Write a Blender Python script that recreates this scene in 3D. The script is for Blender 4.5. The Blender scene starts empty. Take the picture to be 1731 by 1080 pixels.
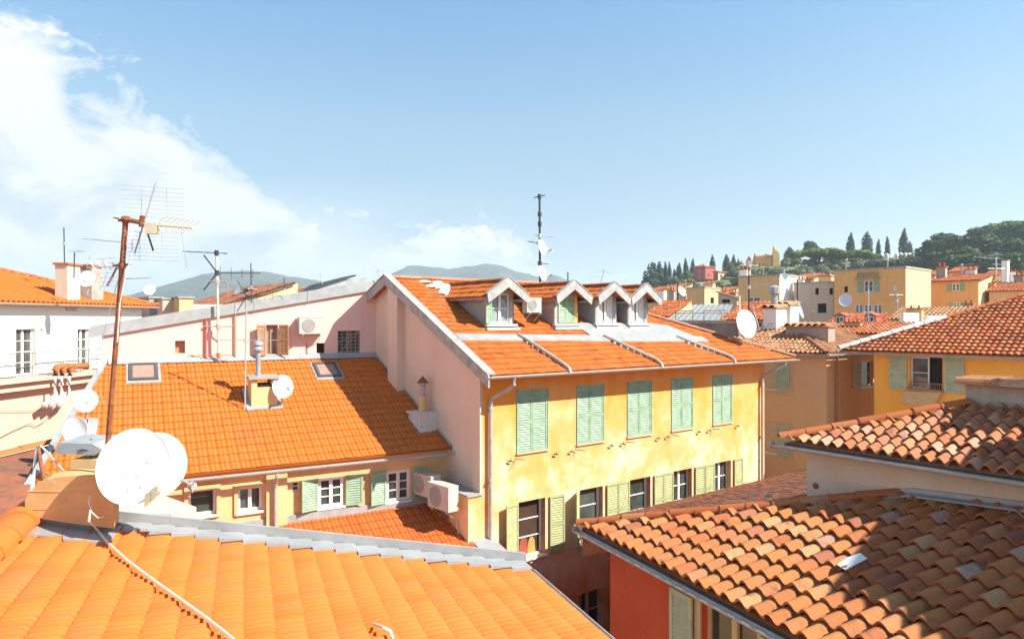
import bpy, bmesh, math, random
from mathutils import Vector as V, Matrix
random.seed(7)
SC = bpy.context.scene
COL = SC.collection
R = math.radians
# ---------------------------------------------------------------- camera
F = 1154.0; CX = 865.5; CY = 540.0
cam = bpy.data.cameras.new('camera'); camo = bpy.data.objects.new('camera', cam); COL.objects.link(camo)
cam.sensor_width = 36; cam.lens = 24.0; cam.clip_start = 0.1; cam.clip_end = 20000
camo.location = (0, 0, 0); camo.rotation_euler = (R(90), 0, 0)
SC.camera = camo
# ---------------------------------------------------------------- light
SUNL = V((-1.78, .58, -1.62)).normalized()          # travel direction of sunlight
sun = bpy.data.lights.new('sun', 'SUN'); suno = bpy.data.objects.new('sun', sun); COL.objects.link(suno)
sun.energy = 5.0; sun.angle = R(0.5); sun.color = (1.0, .93, .80)
suno.rotation_euler = SUNL.to_track_quat('-Z', 'Y').to_euler()
SC.view_settings.view_transform = 'Standard'; SC.view_settings.look = 'None'
SC.view_settings.exposure = 1.22; SC.view_settings.gamma = 1.0
SC.cycles.use_denoising = True
SC.cycles.max_bounces = 6; SC.cycles.diffuse_bounces = 4; SC.cycles.glossy_bounces = 2
SC.cycles.transparent_max_bounces = 8; SC.cycles.volume_bounces = 1
SC.cycles.volume_step_rate = 1.0

class NT:
    """small node-tree writer"""
    def __init__(s, tree): s.t = tree; s.n = tree.nodes; s.l = tree.links; s.n.clear()
    def node(s, typ, **kw):
        nd = s.n.new(typ)
        for k, v in kw.items():
            if k.startswith('i_'):
                nd.inputs[k[2:].replace('_', ' ')].default_value = v
            else: setattr(nd, k, v)
        return nd
    def link(s, a, b): s.l.new(a, b)
    def math(s, op, a, b=None, c=None, clamp=False):
        nd = s.n.new('ShaderNodeMath'); nd.operation = op; nd.use_clamp = clamp
        for i, x in enumerate((a, b, c)):
            if x is None: continue
            if isinstance(x, (int, float)): nd.inputs[i].default_value = x
            else: s.l.new(x, nd.inputs[i])
        return nd.outputs[0]
    def mix(s, f, a, b, blend='MIX'):
        nd = s.n.new('ShaderNodeMix'); nd.data_type = 'RGBA'; nd.blend_type = blend
        for i, x in ((0, f), (6, a), (7, b)):
            if isinstance(x, (int, float)): nd.inputs[i].default_value = x
            elif isinstance(x, tuple): nd.inputs[i].default_value = (*x[:3], 1)
            else: s.l.new(x, nd.inputs[i])
        return nd.outputs[2]
    def ramp(s, f, stops):
        nd = s.n.new('ShaderNodeValToRGB'); e = nd.color_ramp.elements
        while len(e) > 1: e.remove(e[-1])
        e[0].position = stops[0][0]; c = stops[0][1]
        e[0].color = (*c, 1) if isinstance(c, tuple) else (c, c, c, 1)
        for p, c in stops[1:]:
            x = e.new(p); x.color = (*c, 1) if isinstance(c, tuple) else (c, c, c, 1)
        s.l.new(f, nd.inputs[0]); return nd.outputs[0]
    def noise(s, vec, scale, detail=4, rough=.55, dist=0.0):
        nd = s.n.new('ShaderNodeTexNoise'); nd.inputs['Scale'].default_value = scale
        nd.inputs['Detail'].default_value = detail; nd.inputs['Roughness'].default_value = rough
        nd.inputs['Distortion'].default_value = dist
        if vec is not None: s.l.new(vec, nd.inputs['Vector'])
        return nd.outputs['Fac']

# ---------------------------------------------------------------- world: Nishita sky + clouds by direction
world = bpy.data.worlds.new('World'); SC.world = world; world.use_nodes = True
w = NT(world.node_tree)
sky = w.node('ShaderNodeTexSky', sky_type='NISHITA', sun_disc=False)
to_sun = -SUNL
sky.sun_elevation = math.asin(to_sun.z); sky.sun_rotation = math.atan2(to_sun.x, to_sun.y)
sky.altitude = 100; sky.air_density = 1.0; sky.dust_density = 0.15; sky.ozone_density = 1.6
tc = w.node('ShaderNodeTexCoord')
sep = w.node('ShaderNodeSeparateXYZ'); w.link(tc.outputs['Generated'], sep.inputs[0])
dx, dy, dz = sep.outputs
az = w.math('ARCTAN2', dx, dy)                      # 0 = north, + = east
hor = w.math('SQRT', w.math('ADD', w.math('MULTIPLY', dx, dx), w.math('MULTIPLY', dy, dy)))
el = w.math('ARCTAN2', dz, hor)
# cloud-top elevation as a function of azimuth (towering mass to the north-west, low cumulus to the north)
def cl(px, py):
    a = math.atan((px - CX) / F); e = math.atan((CY - py) / F * math.cos(a)); return a, e
tops = [(-200, -60), (0, 55), (60, 85), (130, 150), (230, 165), (290, 200), (340, 250), (400, 300), (455, 368), (520, 402), (600, 430), (640, 420),
        (680, 398), (740, 382), (800, 384), (850, 408), (890, 440), (960, 478), (1100, 520), (1731, 545)]
fc = w.node('ShaderNodeFloatCurve'); cm = fc.mapping; cu = cm.curves[0]
A0, A1 = -1.2, 0.8
pts = [((cl(*t)[0] - A0) / (A1 - A0), cl(*t)[1] / 0.8 + .1) for t in tops]
cu.points[0].location = (0, .62); cu.points[1].location = (1, .1)
for p in pts: cu.points.new(*p)
for p in cu.points: p.handle_type = 'AUTO_CLAMPED'
cm.update()
w.link(w.math('DIVIDE', w.math('SUBTRACT', az, A0), A1 - A0, clamp=True), fc.inputs['Value'])
topel = w.math('MULTIPLY', w.math('SUBTRACT', fc.outputs[0], .1), .8)
comb = w.node('ShaderNodeCombineXYZ'); w.link(az, comb.inputs[0]); w.link(w.math('MULTIPLY', el, 1.6), comb.inputs[1])
n1 = w.noise(comb.outputs[0], 7.0, 9, .60, .35)
n2 = w.noise(comb.outputs[0], 3.2, 5, .55, .2)
n3 = w.noise(comb.outputs[0], 16.0, 6, .6); n4 = w.noise(comb.outputs[0], 34.0, 7, .62, .4)
depth_in = w.math('DIVIDE', w.math('SUBTRACT', topel, el), .13)
depth_in = w.math('MINIMUM', depth_in, 1.15)
cov = w.math('ADD', w.math('MULTIPLY', depth_in, 1.7), w.math('MULTIPLY', w.math('SUBTRACT', n1, .46), 3.6))
cmask = w.ramp(cov, [(-.0, 0.0), (0.22, .60), (.62, 1.0)])
# small detached puffs
def puff(px, py, rx, ry, amt):
    a, e = cl(px, py)
    q = w.math('SQRT', w.math('ADD', w.math('POWER', w.math('DIVIDE', w.math('SUBTRACT', az, a), rx / F), 2),
               w.math('POWER', w.math('DIVIDE', w.math('SUBTRACT', el, e), ry / F), 2)))
    q = w.math('ADD', q, w.math('ADD', w.math('MULTIPLY', w.math('SUBTRACT', n4, .5), 3.4), w.math('MULTIPLY', w.math('SUBTRACT', n3, .5), 1.2)))
    return w.math('MULTIPLY', w.math('SUBTRACT', 1.0, w.math('SMOOTH_MIN', q, 1.0, .3), clamp=True), amt, clamp=True)
pf = puff(526, 393, 23, 20, 2.6)
for a in ((498, 384, 12, 10, .8), (598, 363, 40, 9, .8), (560, 357, 16, 10, .8), (30, 70, 95, 34, 1.3), (682, 382, 22, 9, .5), (700, 410, 50, 16, 1.6), (765, 402, 75, 26, 2.2), (820, 412, 60, 22, 1.6), (860, 426, 50, 16, 1.2)):
    pf = w.math('MAXIMUM', pf, puff(*a))
# broken veil low over the horizon, thinning eastward
veil = w.math('MULTIPLY', w.ramp(az, [(0.0, .75), (.5, .6)]), 1.0)
band = w.math('SUBTRACT', 1.0, w.math('DIVIDE', w.math('ABSOLUTE', w.math('SUBTRACT', el, .09)), .11), clamp=True)
west = w.math('MULTIPLY', w.math('SUBTRACT', .06, az), 3.2, clamp=True)
veil = w.math('MULTIPLY', w.math('MULTIPLY', band, west), w.ramp(n2, [(.35, .25), (.65, .95)]))
clouds = w.math('MAXIMUM', w.math('MAXIMUM', w.math('MULTIPLY', cmask, .93), pf), w.math('MULTIPLY', veil, .8), clamp=True)
# light and grey parts inside the cloud
edge = w.math('MULTIPLY', w.math('SUBTRACT', 1.0, w.math('MULTIPLY', depth_in, .9), clamp=True), .10)
shade = w.ramp(w.math('ADD', w.math('ADD', w.math('MULTIPLY', n2, .35), w.math('MULTIPLY', n1, .65)), edge), [(.40, (2.2, 2.65, 3.05)), (.48, (3.0, 3.25, 3.45)), (.56, (4.3, 4.3, 4.2))])
skyc = w.mix(1.0, sky.outputs[0], w.ramp(el, [(0.0, (.27, .28, .29)), (.07, (.36, .38, .39)), (.14, (.45, .49, .46)), (.27, (.61, .70, .63)), (.45, (.45, .76, .84))]), 'MULTIPLY')
out = w.mix(clouds, skyc, shade)
bg = w.node('ShaderNodeBackground'); bg.inputs['Strength'].default_value = 0.107
w.link(out, bg.inputs[0])
wo = w.node('ShaderNodeOutputWorld'); w.link(bg.outputs[0], wo.inputs[0])

# ---------------------------------------------------------------- materials
MATS = {}
def mat_base(name):
    m = bpy.data.materials.new(name); m.use_nodes = True; t = NT(m.node_tree)
    b = t.node('ShaderNodeBsdfPrincipled'); o = t.node('ShaderNodeOutputMaterial'); t.link(b.outputs[0], o.inputs[0])
    MATS[name] = m
    return m, t, b
def geo_pos(t):
    g = t.node('ShaderNodeNewGeometry'); return g.outputs['Position'], g.outputs['Random Per Island']
def bump(t, b, h, strength, dist=.02):
    n = t.node('ShaderNodeBump'); n.inputs['Strength'].default_value = strength; n.inputs['Distance'].default_value = dist
    t.link(h, n.inputs['Height']); t.link(n.outputs[0], b.inputs['Normal'])
def plain(name, c, rough=.6, metal=0.0, var=.12, scale=6.0, bmp=0.0):
    m, t, b = mat_base(name); pos, ri = geo_pos(t)
    n = t.noise(pos, scale, 5, .6)
    lo = tuple(x * (1 - var) for x in c); hi = tuple(min(1, x * (1 + var)) for x in c)
    t.link(t.ramp(n, [(.3, lo), (.7, hi)]), b.inputs['Base Color'])
    b.inputs['Roughness'].default_value = rough; b.inputs['Metallic'].default_value = metal
    if bmp: bump(t, b, t.noise(pos, scale * 6, 4), bmp)
    return m
def stucco(name, c1, c2, c3=None, scale=1.0, streak=.35, stain=(.25, .2, .16), stain_amt=.25, contrast=(.38, .62), zg=None):
    """plaster: two or three washed-out tones, vertical rain streaks, dirt blotches"""
    m, t, b = mat_base(name); pos, ri = geo_pos(t)
    mp = t.node('ShaderNodeMapping'); mp.inputs['Scale'].default_value = (1, 1, .7); t.link(pos, mp.inputs[0])
    mv = t.node('ShaderNodeMapping'); mv.inputs['Scale'].default_value = (5, 5, .35); t.link(pos, mv.inputs[0])
    big = t.noise(pos, scale * .55, 5, .6, .6); mid = t.noise(mp.outputs[0], scale * 2.2, 6, .65, .3)
    f = t.math('ADD', t.math('MULTIPLY', big, .6), t.math('MULTIPLY', mid, .4))
    if zg:                                            # weathers paler towards zg[1]
        sp = t.node('ShaderNodeSeparateXYZ'); t.link(pos, sp.inputs[0])
        g = t.math('DIVIDE', t.math('SUBTRACT', sp.outputs[2], zg[0]), zg[1] - zg[0], clamp=True)
        f = t.math('ADD', f, t.math('MULTIPLY', t.math('SUBTRACT', g, .5), zg[2]))
    stops = [(contrast[0], c1), (contrast[1], c2)]
    if c3: stops.append((min(.95, contrast[1] + .12), c3))
    col = t.ramp(f, stops)
    st = t.noise(mv.outputs[0], scale * 1.2, 6, .7)
    col = t.mix(t.math('MULTIPLY', t.ramp(st, [(.52, 0.0), (.75, 1.0)]), streak), col, tuple(x * .72 for x in c1))
    d = t.noise(pos, scale * 1.7, 8, .75, 1.2)
    col = t.mix(t.math('MULTIPLY', t.ramp(d, [(.60, 0.0), (.72, 1.0)]), stain_amt), col, stain)
    fine = t.noise(pos, 38, 3, .7)
    col = t.mix(t.math('MULTIPLY', t.ramp(fine, [(.35, .0), (.7, 1.0)]), .10), col, tuple(x * .6 for x in c1))
    t.link(col, b.inputs['Base Color']); b.inputs['Roughness'].default_value = .93
    b.inputs['Specular IOR Level'].default_value = .2
    bump(t, b, t.math('ADD', t.noise(pos, 30, 5, .7), t.math('MULTIPLY', t.noise(pos, 5, 4), 1.5)), .35, .012)
    return m
def tilemat(name, stops, dirt=(.07, .045, .035), dirt_amt=.5, dirt_scale=2.0, lichen=None, rough=.8, thr=.56, wash=None):
    """fired clay: a tone per tile, soot and lichen in blotches"""
    m, t, b = mat_base(name); pos, ri = geo_pos(t)
    col = t.ramp(ri, stops)
    n = t.noise(pos, dirt_scale, 8, .72, .8)
    col = t.mix(t.math('MULTIPLY', t.ramp(n, [(thr, 0.0), (thr + .16, 1.0)]), dirt_amt), col, dirt)
    if wash:
        nw = t.noise(pos, .8, 4, .6)
        col = t.mix(t.ramp(nw, [(.45, 0.0), (.65, .55)]), col, wash)
    if lichen:
        l = t.noise(pos, 17, 6, .8)
        col = t.mix(t.math('MULTIPLY', t.ramp(l, [(.60, 0.0), (.68, 1.0)]), .7), col, lichen)
    f = t.noise(pos, 60, 4, .7)
    col = t.mix(t.math('MULTIPLY', f, .22), col, tuple(x * .45 for x in stops[0][1]))
    t.link(col, b.inputs['Base Color']); b.inputs['Roughness'].default_value = rough
    b.inputs['Specular IOR Level'].default_value = .25
    bump(t, b, t.noise(pos, 45, 5, .7), .3, .006)
    return m
def glassy(name, c=(.02, .022, .025), rough=.04):
    m, t, b = mat_base(name); pos, ri = geo_pos(t)
    n = t.noise(pos, 1.3, 3)
    t.link(t.ramp(n, [(.35, c), (.7, tuple(x * 2.6 for x in c))]), b.inputs['Base Color'])
    b.inputs['Roughness'].default_value = rough; b.inputs['Specular IOR Level'].default_value = .7
    return m

M_TA = tilemat('clay orange new', [(0, (.60, .140, .022)), (.3, (.65, .158, .026)), (.7, (.67, .170, .031)), (1, (.63, .150, .036))], dirt=(.42, .15, .07), dirt_amt=.55, dirt_scale=1.7, thr=.55)
M_TD = tilemat('clay orange', [(0, (.56, .140, .020)), (.4, (.58, .150, .022)), (.75, (.60, .158, .025)), (1, (.58, .155, .030))], dirt=(.36, .12, .06), dirt_amt=.5, dirt_scale=.8, thr=.52)
M_TE = tilemat('clay deep orange', [(0, (.50, .115, .022)), (.6, (.57, .14, .028)), (1, (.54, .13, .032))], dirt=(.30, .09, .04), dirt_amt=.4)
M_TY = tilemat('clay weathered orange', [(0, (.42, .105, .018)), (.4, (.50, .135, .022)), (.8, (.54, .16, .028)), (1, (.47, .15, .045))], dirt=(.14, .055, .03), dirt_amt=.6, dirt_scale=1.6, lichen=(.30, .19, .11), thr=.5)
M_TC = tilemat('canal clay', [(0, (.34, .105, .040)), (.25, (.41, .145, .048)), (.5, (.43, .162, .053)), (.68, (.40, .142, .056)), (.80, (.45, .19, .072)), (.91, (.47, .25, .12)), (.96, (.28, .09, .05)), (1, (.50, .34, .24))], dirt=(.07, .042, .03), dirt_amt=.8, dirt_scale=3.0, thr=.55)
M_TB = tilemat('canal clay old', [(0, (.33, .11, .05)), (.25, (.43, .165, .065)), (.5, (.39, .145, .075)), (.7, (.47, .22, .105)), (.88, (.50, .30, .19)), (1, (.29, .115, .07))], dirt=(.065, .043, .035), dirt_amt=.8, dirt_scale=3.0, thr=.54)
M_TG = tilemat('clay red orange', [(0, (.33, .08, .025)), (.5, (.42, .115, .032)), (.8, (.46, .15, .048)), (1, (.40, .17, .09))], dirt=(.11, .05, .03), dirt_amt=.65, dirt_scale=1.2, lichen=(.34, .23, .14), thr=.48)
M_TT = tilemat('canal clay pale', [(0, (.34, .135, .065)), (.4, (.44, .215, .10)), (.7, (.48, .28, .15)), (1, (.40, .17, .085))], dirt=(.12, .075, .05), dirt_amt=.65, dirt_scale=1.5, lichen=(.30, .24, .16), thr=.48)
M_TL = tilemat('clay brown', [(0, (.20, .07, .04)), (.4, (.34, .12, .06)), (.8, (.44, .17, .08)), (1, (.30, .17, .12))], dirt=(.10, .08, .07), dirt_amt=.7, dirt_scale=1.8, lichen=(.42, .33, .24), thr=.46)
M_RIDGE = tilemat('ridge clay', [(0, (.38, .10, .032)), (.5, (.46, .14, .04)), (1, (.42, .16, .065))], dirt=(.14, .07, .04), dirt_amt=.4, dirt_scale=3)
M_ZINC = plain('zinc', (.33, .34, .345), .5, .12, .16, 3.0, .1)
M_ZINCD = plain('weathered zinc', (.33, .35, .37), .55, .3, .2, 2.0, .1)
M_GALV = plain('galvanised pipe', (.40, .37, .34), .5, .1, .16, 5)
M_WHITE = plain('white paint', (.70, .69, .67), .5, 0, .05, 4)
M_DISH = plain('dish enamel', (.86, .86, .85), .35, 0, .03, 3)
M_GREYW = plain('grey painted board', (.345, .335, .325), .7, 0, .24, 4, .15)
M_GREEN = plain('green shutter paint', (.26, .385, .265), .65, 0, .2, 4)
M_GREENP = plain('pale yellow green shutter', (.36, .37, .18), .7, 0, .12, 4)
M_GREEND = plain('grey green shutter', (.40, .45, .30), .7, 0, .14, 4)
M_BROWN = plain('brown wood', (.36, .19, .10), .7, 0, .2, 9)
M_RUST = plain('rusty iron', (.24, .085, .035), .8, .1, .45, 14, .3)
M_DARK = plain('dark metal', (.05, .05, .055), .5, .3, .2, 10)
M_ALU = plain('aluminium', (.55, .55, .55), .35, .6, .1, 10)
M_BLACK = plain('unlit interior black', (.012, .010, .010), .9, 0, .3, 3)  # black stands in for unlit space inside openings
M_ROOM = plain('dim room brown', (.05, .022, .012), .9, 0, .5, 1.2)  # dark tone stands in for the dim room behind the window
M_GLASS = glassy('window glass', (.035, .04, .036))
M_GLASSB = glassy('pale glass', (.12, .14, .15), .08)
M_CURT = plain('curtain', (.62, .62, .60), .9, 0, .1, 9)
M_CABLE = plain('cream cable', (.68, .62, .52), .6, 0, .1, 9)
M_CEM = plain('cement', (.34, .31, .28), .95, 0, .25, 5, .3)
M_MORTAR = plain('white mortar', (.60, .58, .54), .95, 0, .12, 8, .4)
M_AC = plain('cream plastic', (.50, .47, .42), .5, 0, .05, 4)
M_ACG = plain('fan grille', (.30, .30, .29), .6, 0, .1, 12)
M_SY = stucco('yellow limewash', (.80, .32, .055), (.79, .41, .17), (.82, .60, .40), 1.1, .12, (.60, .32, .10), .18, (.36, .54), (-1.6, -5.6, .24))
M_SYL = stucco('yellow limewash low', (.70, .36, .09), (.74, .48, .2), (.76, .58, .32), .9, .25, (.6, .36, .12), .2)
M_SYC = stucco('peach plaster', (.66, .41, .19), (.70, .49, .27), None, .8, .25, (.42, .27, .15), .25)
M_SG = stucco('gable render', (.69, .515, .40), (.74, .58, .47), None, .6, .3, (.34, .27, .21), .3)
M_SP = stucco('pink plaster', (.75, .45, .39), (.79, .52, .46), None, .5, .2, (.5, .27, .23), .15)
M_SPL = stucco('peach pink plaster', (.72, .42, .31), (.76, .48, .37), None, .5, .25, (.5, .28, .2), .2)
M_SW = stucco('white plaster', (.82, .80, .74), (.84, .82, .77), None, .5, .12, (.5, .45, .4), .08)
M_SR = stucco('red plaster', (.50, .085, .035), (.56, .11, .05), None, 1.4, .35, (.34, .05, .03), .3)
M_SO = stucco('orange plaster', (.86, .40, .065), (.88, .45, .085), None, .7, .25, (.55, .25, .06), .15)
M_SOD = stucco('ochre plaster', (.66, .38, .18), (.70, .42, .21), None, .6, .3, (.34, .18, .1), .2)
M_SB = stucco('beige wall', (.58, .48, .37), (.64, .55, .44), None, 1.5, .4, (.28, .2, .14), .35)
M_ST = stucco('tan plaster', (.68, .41, .19), (.74, .47, .23), None, .5, .3, (.35, .25, .15), .2)
M_STL = stucco('pale yellow plaster and sunlit sides', (.62, .46, .24), (.66, .51, .30), None, .4, .25, (.4, .3, .18), .25)  # own wall colour, and sunlight coloured into the right sides of other blocks
M_SGB = stucco('grey brown plaster', (.46, .35, .27), (.56, .44, .35), None, .4, .5, (.2, .15, .12), .5)
M_SRED = stucco('villa red plaster', (.42, .10, .07), (.46, .13, .09), None, .2, .2, (.3, .1, .08), .2)
M_BLOCK = stucco('cream masonry', (.58, .34, .14), (.64, .42, .20), None, 3, .25, (.36, .22, .11), .35)
M_TRIM = plain('pale trim', (.56, .42, .28), .9, 0, .08, 5)

# ---------------------------------------------------------------- builders
def P(px, py, Y): return V(((px - CX) / F * Y, Y, (CY - py) / F * Y))
def ray(px, py): return V(((px - CX) / F, 1.0, (CY - py) / F))
def hit(px, py, p0, n):
    r = ray(px, py); return r * (p0.dot(n) / r.dot(n))
class Fr:
    """wall frame: x along the wall, y outward, z up (origin at height 0)"""
    def __init__(s, o, x, y=None, z=None):
        s.o = V((o[0], o[1], o[2] if len(o) > 2 else 0)); s.x = V((x[0], x[1], x[2] if len(x) > 2 else 0)).normalized()
        s.z = V(z).normalized() if z is not None else V((0, 0, 1))
        s.y = V(y).normalized() if y is not None else V((s.x.y, -s.x.x, 0))
    def p(s, a, b, c): return s.o + s.x * a + s.y * b + s.z * c
    def hit(s, px, py, off=0.0):
        q = hit(px, py, s.o + s.y * off, s.y) - s.o; return q.dot(s.x), q.dot(s.z)
    def off(s, a, b, c): return Fr(s.p(a, b, c), s.x, s.y, s.z)
    def rot(s, ang):     # turn about z
        c, sn = math.cos(ang), math.sin(ang)
        return Fr(s.o, s.x * c + s.y * sn, s.y * c - s.x * sn, s.z)
ORG = {}
def fin(o, label=None, cat=None, group=None, kind=None):
    if label: o['label'] = label
    if cat: o['category'] = cat
    if group: o['group'] = group
    if kind: o['kind'] = kind
    return o
def thing(name, loc, label, cat, group=None, kind=None):
    o = bpy.data.objects.new(name, None); o.empty_display_size = .2; COL.objects.link(o)
    o.location = loc; ORG[o.name] = V(loc); fin(o, label, cat, group, kind); return o
def link_mesh(name, me, mats, parent=None, label=None, smooth=False, loc=None):
    for m in (mats if isinstance(mats, (list, tuple)) else [mats]): me.materials.append(m)
    o = bpy.data.objects.new(name, me); COL.objects.link(o)
    if parent is not None:
        o.parent = parent; L = ORG[parent.name]
    else: L = V(loc) if loc is not None else V((0, 0, 0)); o.location = L
    me.transform(Matrix.Translation(-L)); ORG[o.name] = L
    if smooth:
        for p in me.polygons: p.use_smooth = True
    if label: o['label'] = label
    return o
class MB:
    def __init__(s): s.v = []; s.f = []; s.mi = []; s.cur = 0
    def add(s, vs, fs):
        k = len(s.v); s.v += [tuple(x) for x in vs]; s.f += [[i + k for i in f] for f in fs]; s.mi += [s.cur] * len(fs); return s
    def box(s, fr, x0, x1, y0, y1, z0, z1):
        vs = [fr.p(x, y, z) for x in (x0, x1) for y in (y0, y1) for z in (z0, z1)]
        return s.add(vs, [(0, 1, 3, 2), (4, 6, 7, 5), (0, 4, 5, 1), (2, 3, 7, 6), (0, 2, 6, 4), (1, 5, 7, 3)])
    def poly(s, pts): return s.add(pts, [tuple(range(len(pts)))])
    def prism(s, pts, vec):
        n = len(pts); vec = V(vec)
        return s.add([V(p) for p in pts] + [V(p) + vec for p in pts],
                     [tuple(range(n)), tuple(range(2 * n - 1, n - 1, -1))] + [(i, i + n, (i + 1) % n + n, (i + 1) % n) for i in range(n)])
    def tube(s, pts, r, seg=6, r2=None, cap=True):
        pts = [V(p) for p in pts]; n = len(pts); vs = []
        for i, p in enumerate(pts):
            t = (pts[min(i + 1, n - 1)] - pts[max(i - 1, 0)]).normalized()
            u = t.cross(V((0, 0, 1)))
            if u.length < .05: u = t.cross(V((0, 1, 0)))
            u.normalize(); q = u.cross(t)
            rr = r if r2 is None else r + (r2 - r) * i / (n - 1)
            for k in range(seg):
                a = 2 * math.pi * k / seg; vs.append(p + u * (rr * math.cos(a)) + q * (rr * math.sin(a)))
        fs = [(i * seg + k, i * seg + (k + 1) % seg, (i + 1) * seg + (k + 1) % seg, (i + 1) * seg + k) for i in range(n - 1) for k in range(seg)]
        if cap: fs += [tuple(range(seg - 1, -1, -1)), tuple((n - 1) * seg + k for k in range(seg))]
        return s.add(vs, fs)
    def lathe(s, c, ax, prof, seg=16, up=None, sx=1.0):
        """prof: (radius, height along axis)"""
        c = V(c); ax = V(ax).normalized(); u = ax.cross(V(up) if up else V((0, 0, 1)))
        if u.length < .05: u = ax.cross(V((0, 1, 0)))
        u.normalize(); q = ax.cross(u).normalized(); vs = []
        for r, h in prof:
            for k in range(seg):
                a = 2 * math.pi * k / seg; vs.append(c + ax * h + u * (r * sx * math.cos(a)) + q * (r * math.sin(a)))
        fs = [(i * seg + k, i * seg + (k + 1) % seg, (i + 1) * seg + (k + 1) % seg, (i + 1) * seg + k) for i in range(len(prof) - 1) for k in range(seg)]
        fs += [tuple(range(seg - 1, -1, -1)), tuple((len(prof) - 1) * seg + k for k in range(seg))]
        return s.add(vs, fs)
    def gutter(s, p0, p1, r=.07, t=.008):
        p0 = V(p0); p1 = V(p1); d = (p1 - p0).normalized(); u = d.cross(V((0, 0, 1))).normalized(); z = V((0, 0, 1)); N = 8; vs = []
        for p in (p0, p1):
            for rr in (r, r - t):
                for k in range(N + 1):
                    a = math.pi * k / N; vs.append(p + u * (rr * math.cos(a)) - z * (rr * math.sin(a)))
        n = N + 1; fs = []
        for k in range(N):
            fs += [(k, k + 1, 2 * n + k + 1, 2 * n + k), (n + k, 3 * n + k, 3 * n + k + 1, n + k + 1)]
            fs += [(k, n + k, n + k + 1, k + 1), (2 * n + k, 2 * n + k + 1, 3 * n + k + 1, 3 * n + k)]
        for k in (0, N): fs.append((k, 2 * n + k, 3 * n + k, n + k))
        s.add(vs, fs)
        s.lathe(p0, d, [(r + .006, -.01), (r + .006, .01)], 12)
        return s
    def build(s, name, mats, parent=None, label=None, smooth=False, loc=None):
        me = bpy.data.meshes.new(name); me.from_pydata(s.v, [], s.f); me.update()
        if any(s.mi): me.polygons.foreach_set('material_index', s.mi)
        return link_mesh(name, me, mats, parent, label, smooth, loc)

def facade(mb, fr, a0, a1, z0, z1, ops=(), depth=.2, t=None):
    """wall sheet with real openings and reveals"""
    xs = sorted({a0, a1, *[o[0] for o in ops], *[o[1] for o in ops]}); zs = sorted(z for z in {z0, z1, *[o[2] for o in ops], *[o[3] for o in ops]} if z <= z1 + 1e-6)
    for i in range(len(xs) - 1):
        for j in range(len(zs) - 1):
            cx, cz = (xs[i] + xs[i + 1]) / 2, (zs[j] + zs[j + 1]) / 2
            if any(o[0] < cx < o[1] and o[2] < cz < o[3] for o in ops): continue
            mb.poly([fr.p(xs[i], 0, zs[j]), fr.p(xs[i + 1], 0, zs[j]), fr.p(xs[i + 1], 0, zs[j + 1]), fr.p(xs[i], 0, zs[j + 1])])
    for o in ops:
        q = [(o[0], o[2]), (o[1], o[2]), (o[1], o[3]), (o[0], o[3])]
        for k in range(4):
            (a, b), (c, d) = q[k], q[(k + 1) % 4]
            mb.poly([fr.p(a, 0, b), fr.p(a, -depth, b), fr.p(c, -depth, d), fr.p(c, 0, d)])

MARS = [(0, -.006), (.05, .012), (.14, .018), (.30, .018), (.40, .010), (.47, -.006), (.53, -.006), (.60, .010), (.68, .018), (.86, .018), (.95, .010), (1, -.006)]
MARSL = [(0, -.003), (.08, .014), (.36, .014), (.43, -.014), (.54, -.014), (.60, .014), (.90, .014), (1, -.003)]
MARSY = [(0, -.012), (.14, .014), (.36, .014), (.5, -.016), (.64, .014), (.88, .014), (1, -.012)]
def canal(n=8, hi=.060, lo=.018, f=.66):
    o = []
    for i in range(n + 1):
        t = i / n * f; o.append((t, hi * math.sin(math.pi * i / n) ** .8))
    m = max(3, n // 2)
    for i in range(1, m + 1):
        t = f + (1 - f) * i / m; o.append((t, -lo * math.sin(math.pi * i / m)))
    return o
CANG = canal(6, .032, .010, .7); CAN = canal(9); CANL = canal(5)
def inpoly(p, poly):
    r = False; n = len(poly)
    for i in range(n):
        (x0, y0), (x1, y1) = poly[i], poly[(i + 1) % n]
        if (y0 > p[1]) != (y1 > p[1]) and p[0] < (x1 - x0) * (p[1] - y0) / (y1 - y0) + x0: r = not r
    return r
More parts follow.
